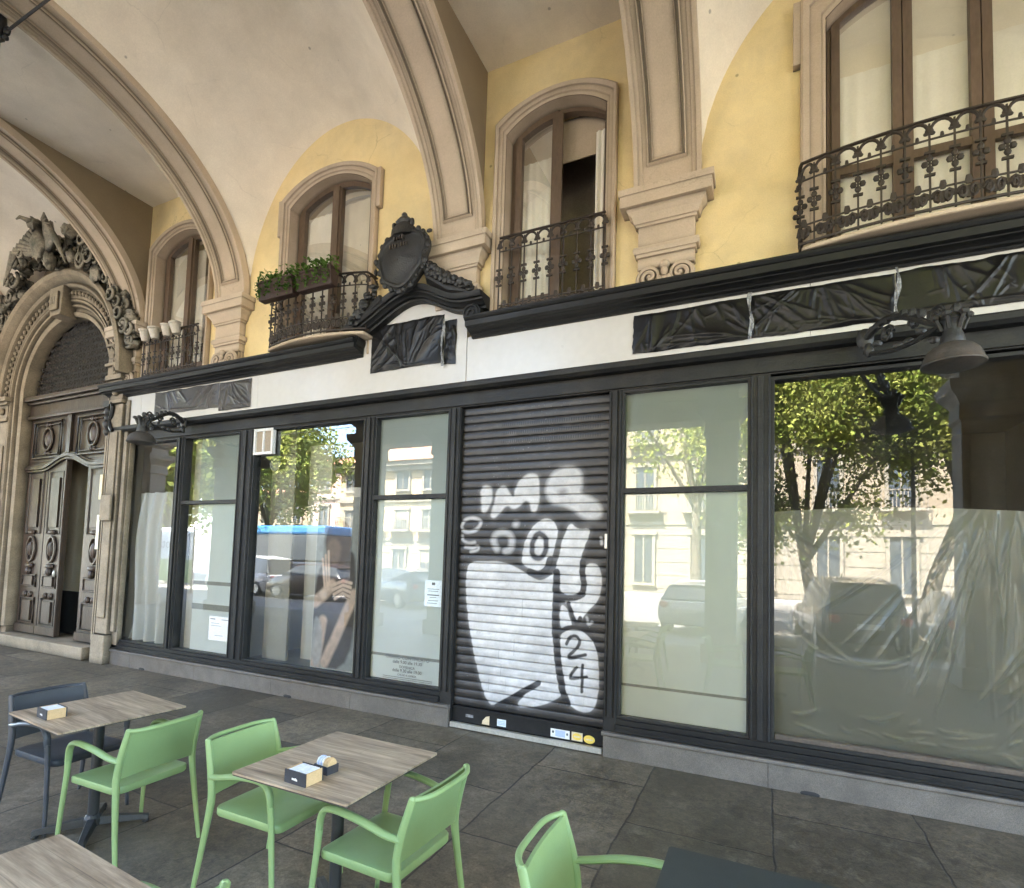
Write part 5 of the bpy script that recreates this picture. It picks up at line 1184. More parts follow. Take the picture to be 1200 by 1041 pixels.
np_mesh('print', np.stack([px + 4.72, np.full_like(px, .118 - .20), pz - .36], -1), grid_faces(nu, nv), 'posterm', ps, col, False)

# ------------------------------------------------------------------ wall lamps on scrolled arms
def wall_lamp(label, xa, za, xl, yl, zl):
    t = thing('wall_lamp', label, 'lamp', (xa, -.06, za), 'black wall lamps over the shopfront')
    a = Vector((xa, -.13, za)); b = Vector((xl, yl, zl + .12)); d = (b - a)
    m = MB(); m.ball((xa, -.14, za), (.06, .03, .09), 10, 8); m.ball((xa + .02, -.17, za - .10), (.035, .03, .06), 8, 6); m.build('wall_plate', 'castblack', t, smooth=True)
    m = MB()
    pts = [a + d * s_ + Vector((0, 0, .13 * math.sin(PI * s_) + .03 * math.sin(2 * PI * s_))) for s_ in [i / 16 for i in range(17)]]
    m.tube(pts, [lerp(.032, .017, i / 16) for i in range(17)], 8)
    pts2 = [a + Vector((0, 0, -.11)) + (d * .9 + Vector((0, 0, .04))) * s_ + Vector((0, 0, -.03 * math.sin(PI * s_) + .10 * s_ * s_)) for s_ in [i / 14 for i in range(15)]]
    m.tube(pts2, .017, 7)
    dh = Vector((d.x, d.y, 0)).normalized()
    for c, r0, sg in ((a + d * .30 + Vector((0, 0, .02)), .065, 1), (a + d * .62 + Vector((0, 0, .07)), .055, -1), (a + d * .85 + Vector((0, 0, .10)), .06, 1)):
        m.tube([c + dh * (sg * (r0 - .0032 * q) * math.cos(q * .6)) + Vector((0, 0, (r0 - .0032 * q) * math.sin(q * .6))) for q in range(17)], .013, 6)
    for q in range(9):
        s_ = .1 + q * .1; c = a + d * s_ + Vector((0, 0, .12 * math.sin(PI * s_) + .03)); m.ball(c, (.028, .028, .036), 6, 5)
    for q in range(6): m.ball(a + d * (.15 + .13 * q) + Vector((.01, 0, -.04 + .05 * math.sin(q * 2))), (.034, .02, .026), 6, 5)
    m.build('scrolled_arm', 'castblack', t, smooth=True)
    m = MB(); m.lathe([(.055, -.13), (.066, -.10), (.06, -.06), (.048, -.03), (.052, .02), (.07, .04), (.06, .07), (.03, .09)], (xl, yl, zl + .12), 16)
    for q in range(6):
        an = q * PI / 3; c = Vector((xl + .085 * math.cos(an), yl + .085 * math.sin(an), zl + .19))
        m.ball(c, (.028, .028, .022), 6, 5); m.tube([Vector((xl + .05 * math.cos(an), yl + .05 * math.sin(an), zl + .10)), c], .014, 5)
    m.ball((xl + .02, yl, zl + .24), (.03, .03, .035), 6, 5)
    m.build('collar', 'castblack', t, smooth=True)
    m = MB(); m.lathe([(.001, -.150), (.08, -.147), (.135, -.136), (.150, -.128), (.166, -.128), (.169, -.120), (.166, -.112), (.158, -.105), (.152, -.075), (.136, -.040), (.108, -.010), (.07, .010), (.03, .016)], (xl, yl, zl), 32, 1, True)
    m.build('dome_shade', 'domemet', t, smooth=True)
    return t
wall_lamp('black dome lamp on a scrolled arm over the wide right window', .72, 3.60, 1.08, -.86, 3.225)
wall_lamp('black dome lamp on a scrolled arm at the left end of the fascia', -7.55, 3.60, -7.24, -.88, 3.27)

# hanging lantern stem and tie rod at the far left
t = thing('hanging_lantern', 'dark iron lantern stem and tie rod hanging under the far left arch', 'lantern', (-7.16, -2.58, 7.27))
m = MB(); m.tube([(-7.10, -2.57, 7.10), (-3.4, -2.57, 7.10)], .013, 6); m.ball((-7.11, -2.57, 7.10), (.05, .03, .05)); m.ball((-7.13, -2.57, 7.04), (.03, .03, .03)); m.build('tie_rod', 'castblack', t, smooth=True)
m = MB(); m.lathe([(.02, .26), (.05, .22), (.06, .1), (.035, .02), (.05, -.02), (.015, -.06), (.012, -.5)], (-7.19, -2.60, 7.05), 12); m.build('stem', 'castblack', t, smooth=True)

# ------------------------------------------------------------------ stone portal and wooden door
PX, HW, SPR, AH = -11.02, 1.37, 4.50, 1.30
pt = thing('stone_portal', 'weathered carved stone portal around the old double door', 'portal', (PX, 0, 0))
def portal_path(o, nA=40, z0=.0):
    pts = [(PX - HW - o, z0), (PX - HW - o, SPR)]
    pts += [(PX - (HW + o) * math.cos(PI * k / nA), SPR + (AH + o) * math.sin(PI * k / nA)) for k in range(1, nA)]
    return pts + [(PX + HW + o, SPR), (PX + HW + o, z0)]
def ring_loft(m, prof, z0=.0, arch_only=False, nA=40):
    P = [portal_path(o, nA, z0) for o, y in prof]; k0, k1 = (1, len(P[0]) - 1) if arch_only else (0, len(P[0]))
    rings = [[(P[j][i][0], prof[j][1], P[j][i][1]) for j in range(len(prof))] for i in range(k0, k1)]
    m.loft(rings, True, False, True)
m = MB(); ring_loft(m, [(-.012, .16), (-.012, -.04), (.03, -.06), (.06, -.06), (.075, -.03), (.13, -.03), (.145, -.09), (.17, -.10), (.20, -.07), (.22, -.13), (.25, -.13), (.25, .05)], .32); m.build('inner_architrave', 'portal', pt, smooth=True, angle=30)
m = MB(); ring_loft(m, [(.25, -.10), (.28, -.13), (.42, -.13), (.44, -.19), (.48, -.22), (.52, -.18), (.54, -.20), (.60, -.30), (.66, -.33), (.70, -.30), (.71, -.02), (.25, -.02)], .32, True, 48); m.build('archivolt', 'portal', pt, smooth=True, angle=30)
m = MB()
for k in range(46):
    th = PI * (k + .5) / 46; m.ball((PX - (HW + .35) * math.cos(th), -.15, SPR + (AH + .35) * math.sin(th)), (.035, .03, .04), 6, 5)
m.build('egg_moulding', 'portal', pt, smooth=True)
for sg in (-1, 1):
    xa, xb = sorted((PX + sg * (HW + .26), PX + sg * (HW + .56)))
    m = MB(); m.box(xa, xb, -.13, .03, .45, 4.05); m.box(xa + .05, xb - .05, -.155, -.131, .7, 3.6); m.box(xa - .02, xb + .02, -.17, .03, .0, .44)
    m.box(xa + .02, xb - .02, -.20, -.16, 2.2, 2.6)
    m.build('pilaster', 'portal', pt, bevel=.012)
    m = MB()
    for z0, z1, o, p in ((4.06, 4.12, .02, .16), (4.12, 4.36, .0, .14), (4.36, 4.42, .03, .18), (4.42, 4.50, .06, .22)): m.box(xa - o, xb + o - (.0), -p, .0, z0 + .001, z1)
    m.ball(((xa + xb) / 2, -.16, 4.24), (.07, .05, .07)); m.build('capital', 'portal', pt, bevel=.008)
# upper pier beside the arch (right)
m = MB(); xa, xb = -9.62, -9.30
for z0, z1, o, p in ((4.51, 4.70, 0, .10), (4.70, 4.75, .03, .14), (4.75, 5.02, 0, .10), (5.02, 5.07, .03, .14), (5.07, 5.22, .0, .10), (5.22, 5.34, .05, .18)): m.box(xa - o, xb + o, -p, .0, z0 + .001, z1)
m.ball((-9.46, -.12, 4.89), (.08, .04, .09)); m.build('upper_pier', 'portal', pt, bevel=.01)
m = MB(); m.extr([(PX - .16, SPR + AH - .06), (PX + .16, SPR + AH - .06), (PX + .21, SPR + AH + .44), (PX - .21, SPR + AH + .44)], 'y', -.26, -.0); m.box(PX - .12, PX + .12, -.30, -.261, SPR + AH + .02, SPR + AH + .34); m.build('keystone', 'portal', pt, bevel=.012)
m = MB()
for k in range(26):     # worn inscription around the arch, unreadable relief strokes
    th = PI * (.16 + .68 * k / 25); c = (PX - (HW + .335) * math.cos(th), SPR + (AH + .335) * math.sin(th))
    if k in (9, 17): continue
m.box(PX - .07, PX - .05, -.305, -.3005, SPR + AH + .12, SPR + AH + .24); m.box(PX - .02, PX, -.305, -.3005, SPR + AH + .12, SPR + AH + .24); m.box(PX + .03, PX + .05, -.305, -.3005, SPR + AH + .12, SPR + AH + .24); m.build('date_relief', 'carving', pt)
# carved crest : acanthus and figures hugging the arch and rising forward
rg = np.random.default_rng(12); m = MB()
def lump(c, r):
    st = len(m.v); n_, k_ = 10, 8
    m.ball(c, r, n_, k_)
    for i in range(st, len(m.v)):
        v = Vector(m.v[i]); d = (v - Vector(c)); s_ = .75 + .6 * rg.random(); m.v[i] = tuple(Vector(c) + d * s_)
def curl(c, r0, sg, th0, turns=1.4, w=.04):
    pts = []; 
    for q in range(18):
        t_ = q / 17; an = th0 + sg * t_ * turns * 2 * PI; r = r0 * (1 - .8 * t_); pts.append((c[0] + r * math.cos(an), c[1] - .05 * t_, c[2] + r * math.sin(an)))
    m.tube(pts, [w * (1 - .6 * q / 17) for q in range(18)], 6)
for k in range(96):
    th = PI * (.07 + .86 * (k / 95)); wgt = math.sin(th) ** 3; ro = .74 + rg.uniform(0, .12 + .50 * wgt)
    c = (PX - (HW + ro) * math.cos(th), -.12 - rg.uniform(0, .06 + .38 * wgt), SPR + (AH + ro) * math.sin(th))
    lump(c, (rg.uniform(.06, .15), rg.uniform(.05, .11), rg.uniform(.05, .15)))
    if k % 2 == 0: curl((c[0], c[1] - .06, c[2]), rg.uniform(.09, .17), 1 if k % 4 else -1, th, w=.032)
    # leaf blades
    for q in range(1):
        a0 = rg.uniform(0, 2 * PI); l = rg.uniform(.10, .18); p0 = Vector(c); p1 = p0 + Vector((math.cos(a0) * l * .5, -.06, math.sin(a0) * l * .5)); p2 = p0 + Vector((math.cos(a0 + .4) * l, -.02, math.sin(a0 + .4) * l)); m.tube([p0, p1, p2], [.035, .03, .006], 5)
for sg in (-1, 1):
    for q in range(9):
        th = PI * (.5 + sg * (.04 + .012 * q)); ro = .95 + q * .02
        p0 = Vector((PX - .35 * sg * .2, -.40, SPR + AH + .95)); p1 = Vector((PX + sg * (.10 + .07 * q), -.55 - .01 * q, SPR + AH + 1.45 - .06 * q)); p2 = Vector((PX + sg * (.18 + .10 * q), -.60, SPR + AH + 1.52 - .13 * q)); m.tube([p0, p1, p2], [.07, .05, .008], 6)
lump((PX, -.50, SPR + AH + 1.05), (.16, .14, .24)); lump((PX, -.62, SPR + AH + 1.33), (.09, .11, .10)); m.tube([(PX, -.66, SPR + AH + 1.35), (PX - .04, -.82, SPR + AH + 1.36), (PX - .05, -.86, SPR + AH + 1.30)], [.06, .03, .01], 6)
m.build('carved_crest', 'carving', pt, smooth=True, angle=70)
m = MB(); m.box(PX - HW - .72, PX - HW - .26, -.10, .02, 0, 4.5); m.build('back_pilaster', 'portal', pt, bevel=.01)
m = MB(); m.box(PX + HW + .56, PX + HW + .70, -.05, .02, .0, 4.5); m.box(PX + HW + .59, PX + HW + .67, -.09, -.0495, .5, 4.1); m.build('back_pilaster', 'portal', pt)
m = MB(); m.box(PX - HW, PX + HW, -.16, .5, 0, .20); m.build('threshold_step', 'portal', pt, bevel=.015)
# reveals


dr = thing('wooden_door', 'dark panelled wooden double door, its right leaf standing open', 'door', (PX, .14, .2))
def slab(parent, name, a, b, z0, z1, y0, y1, mat='doorwood', bev=.008): m = MB(); m.box(a, b, y0, y1, z0, z1); return m.build(name, mat, parent, bevel=bev)
m = MB()
for z0, z1, y in ((4.42, 4.50, -.02), (4.37, 4.42, .04), (4.16, 4.37, .09), (4.10, 4.16, .05)): m.box(PX - HW, PX + HW, y, .22, z0 + .0005, z1)
m.build('transom_cornice', 'doorwood', dr, bevel=.012)
m = MB(); m.box(PX - HW, PX + HW, .13, .20, 3.30, 4.10)
def wavy(zb_, th_, y0, y1, amp):
    pts = []
    for k in range(41):
        x = lerp(PX - HW, PX + HW, k / 40); u = abs(x - PX) / HW; pts.append((x, zb_ + amp * (1 - min(1, u * 1.9)) ** 1 if u < .55 else zb_ - .0 * u))
    pts = [(x, zb_ + amp * .5 * (1 + math.cos(PI * min(1, abs(x - PX) / (HW * .62))))) for x, z in pts]
    return pts + [(x, z + th_) for x, z in reversed(pts)]
for dz, th_, y in ((0, .05, .07), (.05, .035, .10), (-.045, .035, .09)): m.extr(wavy(3.16 + dz, th_, 0, 0, .20), 'y', y, .20)
m.box(PX - .06, PX + .06, .08, .129, 3.42, 4.10)
m.build('fixed_upper_panel', 'doorwood', dr, smooth=True, angle=30)
for sg in (-1, 1):
    xc = PX + sg * HW * .52; m = MB()
    for w, h, y, r in ((.46, .33, .10, .022), (.38, .27, .105, .014)):
        m.tube([(xc - w, y, 3.70 - h), (xc + w, y, 3.70 - h), (xc + w, y, 3.70 + h), (xc - w, y, 3.70 + h)], r, 6, closed=True)
    m.tube([(xc + .15 * math.cos(q * PI / 12), .105, 3.71 + .20 * math.sin(q * PI / 12)) for q in range(24)], .022, 6, closed=True)
    m.ball((xc, .12, 3.71), (.10, .05, .14)); 
    for z in (3.45, 3.97): m.ball((xc - .05, .11, z), (.05, .03, .03)); m.ball((xc + .05, .11, z), (.05, .03, .03)); m.ball((xc, .10, z), (.025, .03, .05))
    m.build('oval_carving', 'doorwood', dr, smooth=True)
def door_leaf(a, b, name):
    o = slab(dr, name, a, b, .22, 3.30, .13, .19); w = b - a; m = MB(); c = (a + b) / 2
    for zc, h in ((2.55, .55), (1.15, .10), (.62, .22)):
        hw = w * .34; m.tube([(c - hw, .125, zc - h), (c + hw, .125, zc - h), (c + hw, .125, zc + h), (c - hw, .125, zc + h)], .02, 6, closed=True)
        hw *= .62; m.box(c - hw, c + hw, .10, .13, zc - h * .8, zc + h * .8)
    m.tube([(c + .13 * math.cos(q * PI / 8), .115, 1.72 + .22 * math.sin(q * PI / 8)) for q in range(16)], .025, 6, closed=True)
    m.ball((c, .12, 1.72), (.08, .06, .14)); m.ball((c, .11, 2.02), (.1, .05, .05)); m.ball((c, .11, 1.42), (.12, .05, .05)); m.ball((c, .11, 1.32), (.05, .06, .08)); m.ball((c - .09, .12, .9), (.05, .04, .06)); m.ball((c + .09, .12, .9), (.05, .04, .06))
    m.box(a, b, .10, .129, .22, .36); m.build('carved_panels', 'doorwood', o, smooth=True, angle=30) if False else m.build('carved_panels', 'doorwood', dr, smooth=True, angle=30)
    return o
door_leaf(PX - HW + .02, PX - HW + .70, 'door_leaf'); door_leaf(PX - HW + .72, PX - .02, 'door_leaf')
slab(dr, 'meeting_post', PX - .035, PX + .0, .22, 3.30, .09, .129)
door_leaf(PX + .60, PX + HW - .02, 'door_leaf')
m = MB(); m.box(PX + .55, PX + .60, .20, .58, .22, 3.28); m.build('folded_leaf', 'doorwood', dr)
m = MB(); m.ball((PX - .10, .08, 1.30), (.02, .03, .06)); m.build('handle', 'alu', dr)
# fanlight
m = MB(); pts = portal_path(0, 40, SPR)[1:-1]; m.add([(x, .20, z) for x, z in pts], [tuple(range(len(pts)))]); m.build('fanlight_backing', 'halldark', dr)
m = MB(); rg2 = random.Random(4)
for ix in range(22):
    for iz in range(11):
        x = PX - 1.28 + ix * .122; z = SPR + .08 + iz * .115
        if ((x - PX) / HW) ** 2 + ((z - SPR) / AH) ** 2 > .94: continue
        sg = 1 if (ix + iz) % 2 else -1
        m.tube([(x + sg * (.055 - .005 * q) * math.cos(q * .8), .15, z + (.055 - .005 * q) * math.sin(q * .8)) for q in range(9)], .011, 4)
m.build('scrolled_fanlight_grille', 'iron', dr, smooth=True)
m = MB(); m.box(PX - HW - .3, PX + .95, .62, .66, .95, 4.4); m.box(PX + 1.2, PX + 1.25, .43, 1.9, .95, 4.4); tag(m.build('hallway_wall', 'hall'), kind='structure')
m = MB(); m.box(PX - HW - .3, PX + .95, .60, .619, .2, .95); m.box(PX + 1.15, PX + 1.2, .43, 1.88, .2, .95); m.box(PX - HW - .3, PX + 2, .42, 1.9, .15, .199); m.box(PX - HW - .35, PX - HW - .3, .43, 1.95, .2, 6.4); m.box(PX - HW - .3, PX + 2, .43, 1.95, 4.4, 4.45); tag(m.build('hallway_wainscot', 'halldark'), kind='structure')
# small plates on the strip of wall
m = MB(); m.box(-9.66, -9.585, -.075, -.055, 2.55, 2.95); tag(m.build('wall_plate', 'creamst'), 'small cream plate on the pier between door and shop', 'plate')
m = MB(); m.box(-9.66, -9.585, -.075, -.055, 1.75, 2.3); tag(m.build('intercom_panel', 'alu'), 'narrow intercom panel on the pier between door and shop', 'intercom')

# ------------------------------------------------------------------ café furniture
def rr_poly(hx, hy, r, n=5, cx=0, cy=0):
    pts = []
    for (sx, sy, a0) in ((1, 1, 0), (-1, 1, PI / 2), (-1, -1, PI), (1, -1, 1.5 * PI)):
        for k in range(n + 1):
            a = a0 + PI / 2 * k / n; pts.append((cx + sx * (hx - r) + r * math.cos(a), cy + sy * (hy - r) + r * math.sin(a)))
    return pts
def curve_pts(cp, n=6):
    """Catmull-Rom through control points"""
    P = [Vector(p) for p in cp]; P = [P[0] * 2 - P[1]] + P + [P[-1] * 2 - P[-2]]; out = []
    for i in range(1, len(P) - 2):
        for k in range(n):
            t_ = k / n; a, b, c, d = P[i - 1], P[i], P[i + 1], P[i + 2]
            out.append(.5 * ((2 * b) + (c - a) * t_ + (2 * a - 5 * b + 4 * c - d) * t_ ** 2 + (3 * b - a - 3 * c + d) * t_ ** 3))
    out.append(P[-2]); return out
def make_chair(label, mat, group):
    """one-piece moulded armchair facing +x"""
    t = thing('cafe_chair', label, 'chair', group=group)
    # seat : rounded, slightly dished, waterfall front
    def top(u, v):
        x = lerp(-.205, .235, u); y = lerp(-.218, .218, v); e = max(abs(2 * u - 1), abs(2 * v - 1))
        return x, y
    m = MB(); nu, nv = 14, 14; rings = []
    outl = rr_poly(.225, .222, .05, 6, .012, 0)
    def zt(x, y): return .452 - .010 * math.cos(min(1, abs(y) / .22) * PI / 2) - .012 * math.cos((x) / .25 * PI / 2) - .016 * max(0, (x - .14) / .1) ** 2
    for s_, dz in ((.02, 0), (.35, 0), (.62, 0), (.82, 0), (.94, 0), (.985, -.002), (1.0, -.010), (1.0, -.034), (.985, -.040), (.95, -.040), (.93, -.026), (.4, -.026), (.02, -.026)):
        rings.append([(x * s_ + .012 * (1 - s_), y * s_, zt(x * s_, y * s_) + dz) for x, y in outl])
    m.loft(rings[::-1], True, False, True); m.build('seat', mat, t, smooth=True, local=True, angle=50)
    for sy in (-1, 1):
        # rear leg running on into the back upright
        m = MB(); pts = curve_pts([(-.300, sy * .245, 0), (-.262, sy * .238, .20), (-.228, sy * .228, .42), (-.222, sy * .225, .52), (-.245, sy * .222, .64), (-.285, sy * .216, .775)])
        r = [lerp(.0125, .021, min(1, i / (len(pts) * .45))) - .004 * max(0, (i / len(pts) - .7) / .3) for i in range(len(pts))]
        m.tube(pts, r, 10, sx=.85, up=(0, 1, 0)); m.build('leg', mat, t, smooth=True, local=True)
        m = MB(); pts = curve_pts([(.262, sy * .245, 0), (.245, sy * .240, .22), (.222, sy * .236, .44), (.212, sy * .238, .54)])
        m.tube(pts, [lerp(.0125, .019, i / len(pts)) for i in range(len(pts))], 10, sx=.85, up=(0, 1, 0)); m.build('leg', mat, t, smooth=True, local=True)
        m = MB(); pts = curve_pts([(.212, sy * .238, .53), (.203, sy * .240, .595), (.170, sy * .243, .640), (.09, sy * .246, .652), (-.05, sy * .245, .636), (-.16, sy * .238, .610), (-.235, sy * .224, .598)], 7)
        m.tube(pts, [.0185 + .003 * math.sin(PI * i / len(pts)) for i in range(len(pts))], 10, sx=.72, up=(1, 0, .2)); m.build('armrest', mat, t, smooth=True, local=True)
    # back panel, bowed, leaving a slot under the top rail
    def bk(u, v, off):
        y = lerp(-.212, .212, u); z = lerp(.50, .770, v); cv = -.012 * (1 - (2 * u - 1) ** 2); x = -.226 - .052 * ((z - .5) / .28) ** 1.3 + cv + off
        return (x, y, z - .012 * (1 - (2 * u - 1) ** 2) * (1 - v) * -1 )
    m = MB(); n_ = 14; k_ = 8
    A = [[bk(i / n_, j / k_, .007) for i in range(n_ + 1)] for j in range(k_ + 1)]; Bk = [[bk(i / n_, j / k_, -.007) for i in range(n_ + 1)] for j in range(k_ + 1)]
    rings = [a + b[::-1] for a, b in zip(A, Bk)]; m.loft(rings, True, False, True); m.build('backrest', mat, t, smooth=True, local=True, angle=50)
    m = MB(); pts = []
    for k in range(21):
        u = k / 20; y = lerp(-.216, .216, u); pts.append((-.284 - .052 * (1 - (2 * u - 1) ** 4), y, .770))
    m.tube(pts, .0125, 10, sx=1.0); m.ball(pts[0], .0155); m.ball(pts[-1], .0155)
    m.build('top_rail', mat, t, smooth=True, local=True)
    return t
CG = 'green plastic armchairs at the café tables'
c0 = make_chair('green chair on the near side of the far left table, seen from behind', 'green', CG)
c0.location = (-3.47, -2.98, 0); c0.rotation_euler = (0, 0, PI + .03)
dup(c0, (-2.40, -2.85, 0), .02, 'green chair facing right at the left side of the middle table')
dup(c0, (-1.60, -2.90, 0), PI - .03, 'green chair at the right side of the middle table, back to the dark table')
dup(c0, (-.44, -3.14, 0), .03, 'green chair with its back towards us beside the dark table top')
dup(c0, (-1.75, -4.115, 0), PI + .08, 'green chair of which only the top corner shows at the bottom edge')
dup(c0, (.30, -3.035, 0), PI - .06, 'green chair of which only the top rail shows at the bottom right')
cd = make_chair('dark grey chair tucked under the far side of the far left table', 'darkplastic', None)
cd.location = (-4.26, -2.93, 0); cd.rotation_euler = (0, 0, .03)

def make_table(label, topmat, size=.70, group='square café tables'):
    t = thing('cafe_table', label, 'table', group=group); h = size / 2
    m = MB(); m.extr(rr_poly(h, h, .012, 3), 'z', .741, .75); m.build('tabletop', topmat, t, local=True)
    m = MB(); m.extr(rr_poly(h - .001, h - .001, .012, 3), 'z', .735, .7408); m.build('table_edge', 'tableedge', t, local=True)
    m = MB(); m.box(-.14, .14, -.14, .14, .722, .7348); m.box(-.2, .2, -.02, .02, .71, .7218); m.box(-.02, .02, -.2, .2, .7, .7098); m.build('bracket', 'tablemetal', t, local=True)
    m = MB(); m.lathe([(.030, .06), (.030, .71)], (0, 0, 0), 16); m.build('column', 'tablemetal', t, smooth=True, local=True)
    m = MB()
    for k in range(4):
        a = PI / 4 + k * PI / 2 + .2; st = len(m.v)
        m.loft([[(x, y * w, z + dz) for y, dz in ((-1, 0), (1, 0), (.7, hh), (-.7, hh))] for x, w, z, hh in ((.0, .032, .035, .05), (.12, .028, .03, .045), (.25, .022, .022, .035), (.30, .026, .016, .03))], True, False, True)
        m.lathe([(.020, 0), (.020, .016)], (.285, 0, 0), 10); m.xf(Matrix.Rotation(a, 4, 'Z'), st)
    m.lathe([(.05, .03), (.05, .075), (.035, .10)], (0, 0, 0), 16); m.build('foot', 'tablemetal', t, bevel=.004, local=True)
    return t
t1 = make_table('wood top table farthest left, with one napkin box', 'woodtop'); t1.location = (-3.84, -2.98, 0); t1.rotation_euler = (0, 0, rad(-5))
t2 = dup(t1, (-1.912, -2.905, 0), 0, 'wood top table in the middle, carrying napkin box and sugar holder')
t3 = dup(t1, (-1.97, -4.30, 0), rad(-4), 'wood top table cut off by the bottom left corner')
t4 = make_table('black top table at the bottom between two green chairs', 'tabledark'); t4.location = (.04, -3.285, 0)

def napkin_box(label, x, y, rz):
    t = thing('napkin_box', label, 'napkin box', (x, y, .7505), 'napkin boxes on the tables', rz)
    m = MB(); m.box(-.066, .066, -.052, -.046, 0, .058); m.box(-.066, .066, .046, .052, 0, .058); m.build('black_side', 'boxblack', t, local=True)
    m = MB(); m.box(-.066, -.060, -.0455, .0455, 0, .056); m.box(.060, .066, -.0455, .0455, 0, .056); m.box(-.0595, .0595, -.0455, .0455, 0, .006); m.build('wooden_side', 'kraft', t, local=True)
    m = MB(); m.box(-.056, .056, -.043, .043, .0065, .0545); m.box(-.050, .054, -.040, .042, .0546, .0565); m.build('napkins', 'napkin', t, local=True)
    m = MB(); m.extr([(-.018, .020), (.016, .017), (.016, .024), (.006, .030), (-.004, .027), (-.018, .028)], 'y', -.0535, -.0525); m.build('printed_mark', 'white', t, local=True)
    return t
napkin_box('black and wood napkin box on the middle table', -1.895, -3.165, rad(-2))
napkin_box('black and wood napkin box on the far left table', -3.905, -3.215, rad(-6))
t = thing('sugar_holder', 'small black sugar packet holder behind the napkin box', 'sugar holder', (-1.885, -3.035, .7505), None, rad(-5))
m = MB(); m.box(-.045, .045, -.035, -.031, 0, .038); m.box(-.045, .045, .031, .035, 0, .038); m.box(-.045, -.041, -.0305, .0305, 0, .038); m.box(.041, .045, -.0305, .0305, 0, .038); m.box(-.0405, .0405, -.0305, .0305, 0, .004); m.build('tray', 'boxblack', t, local=True)
for k in range(9):
    m = MB(); x = -.036 + k * .0088; pts = [(-.027, .006), (.027, .006), (.027, .050), (.018, .064), (0, .070), (-.018, .064), (-.027, .050)]
    m.extr([(p[0], p[1] + .003 * math.sin(k * 2)) for p in pts], 'x', x, x + .005); m.build('packet', ['white', 'bluest', 'white', 'bluest', 'white', 'kraft', 'kraft', 'kraft', 'kraft'][k], t, local=True)

# ------------------------------------------------------------------ the street (seen reflected in the shop windows)
def make_tree(label, x, y, h, cr, seed, n=9000, lean=(0, 0), bare=.0, size=.085, split=.38, tr=.22):
    rg = np.random.default_rng(seed); t = thing('plane_tree', label, 'tree', (x, y, -.12), 'plane trees along the street')
    m = MB(); top = Vector((lean[0], lean[1], h * split)); m.tube([(0, 0, 0), (lean[0] * .4, lean[1] * .4, h * split * .5), top], [tr, tr * .8, tr * .72], 10)
    cl = []
    for k in range(9):
        a = k * 2.4 + rg.uniform(-.3, .3); r = cr * rg.uniform(.45, .95); zz_ = rg.uniform(.55, .97) * h
        e = Vector((lean[0] + r * math.cos(a), lean[1] + r * math.sin(a), zz_)); mid = top.lerp(e, .5) + Vector((rg.uniform(-.3, .3), rg.uniform(-.3, .3), .4))
        m.tube([top - Vector((0, 0, .3)), mid, e], [tr * .45, tr * .25, .03], 6)
        for q in range(4):
            d = Vector(rg.normal(size=3)) * cr * .3; d.z = abs(d.z) * .6 - .2; m.tube([mid.lerp(e, .3 + .2 * q), mid.lerp(e, .3 + .2 * q) + d], [.035, .01], 4); cl.append(mid.lerp(e, .3 + .2 * q) + d)
        cl += [e, mid.lerp(e, .6)]
    m.build('trunk', 'bark', t, local=True, smooth=True)
    cl = np.array([tuple(c) for c in cl]); 
    ex = rg.normal(size=(26, 3)); ex /= np.linalg.norm(ex, axis=1)[:, None]; ex = ex * np.array((cr, cr, h * (1 - split) * .5)) * .85 + np.array((lean[0], lean[1], h * (split + (1 - split) * .52))); cl = np.vstack([cl, ex])
    c = cl[rg.integers(0, len(cl), n)] + rg.normal(size=(n, 3)) * cr * .17
    u = rg.normal(size=(n, 3)); u /= np.linalg.norm(u, axis=1)[:, None]; w = np.cross(u, rg.normal(size=(n, 3))); w /= np.linalg.norm(w, axis=1)[:, None]
    s_ = (size * rg.uniform(.6, 1.4, n))[:, None]; V = np.stack([c - u * s_, c + w * s_ * .7, c + u * s_, c - w * s_ * .7], 1).reshape(-1, 3); F = np.arange(n * 4).reshape(-1, 4)
    np_mesh('crown', V, F, 'leaf', t, None, False)
    return t
make_tree('large plane tree with twin trunks opposite the wide window', 1.35, -12.3, 10.5, 2.9, 1, 76000, (-.3, 0), size=.058, split=.22, tr=.2)
make_tree('leaning plane tree opposite the wide window', 3.7, -12.6, 11, 2.5, 2, 32000, (1.1, 0), size=.062, split=.34)
make_tree('sparse forked plane tree opposite the pale window', -2.2, -15.5, 10, 2.4, 3, 2600, (.0, 0), size=.08, split=.42)
make_tree('dense plane tree opposite the poster window', -25.6, -16.9, 10.6, 3.5, 4, 24000, (0, 0), size=.11, split=.33)
make_tree('dense plane tree opposite the leftmost window', -30.5, -14.5, 11, 4.2, 5, 17000, (0, 0), size=.15, split=.28)
make_tree('wide plane tree far along the street', -37.5, -18, 11, 4.5, 6, 12000, (0, 0), size=.17, split=.28)
make_tree('plane tree at the far left end of the street', -46, -15, 11, 4.5, 8, 12000, (0, 0), size=.17, split=.25)

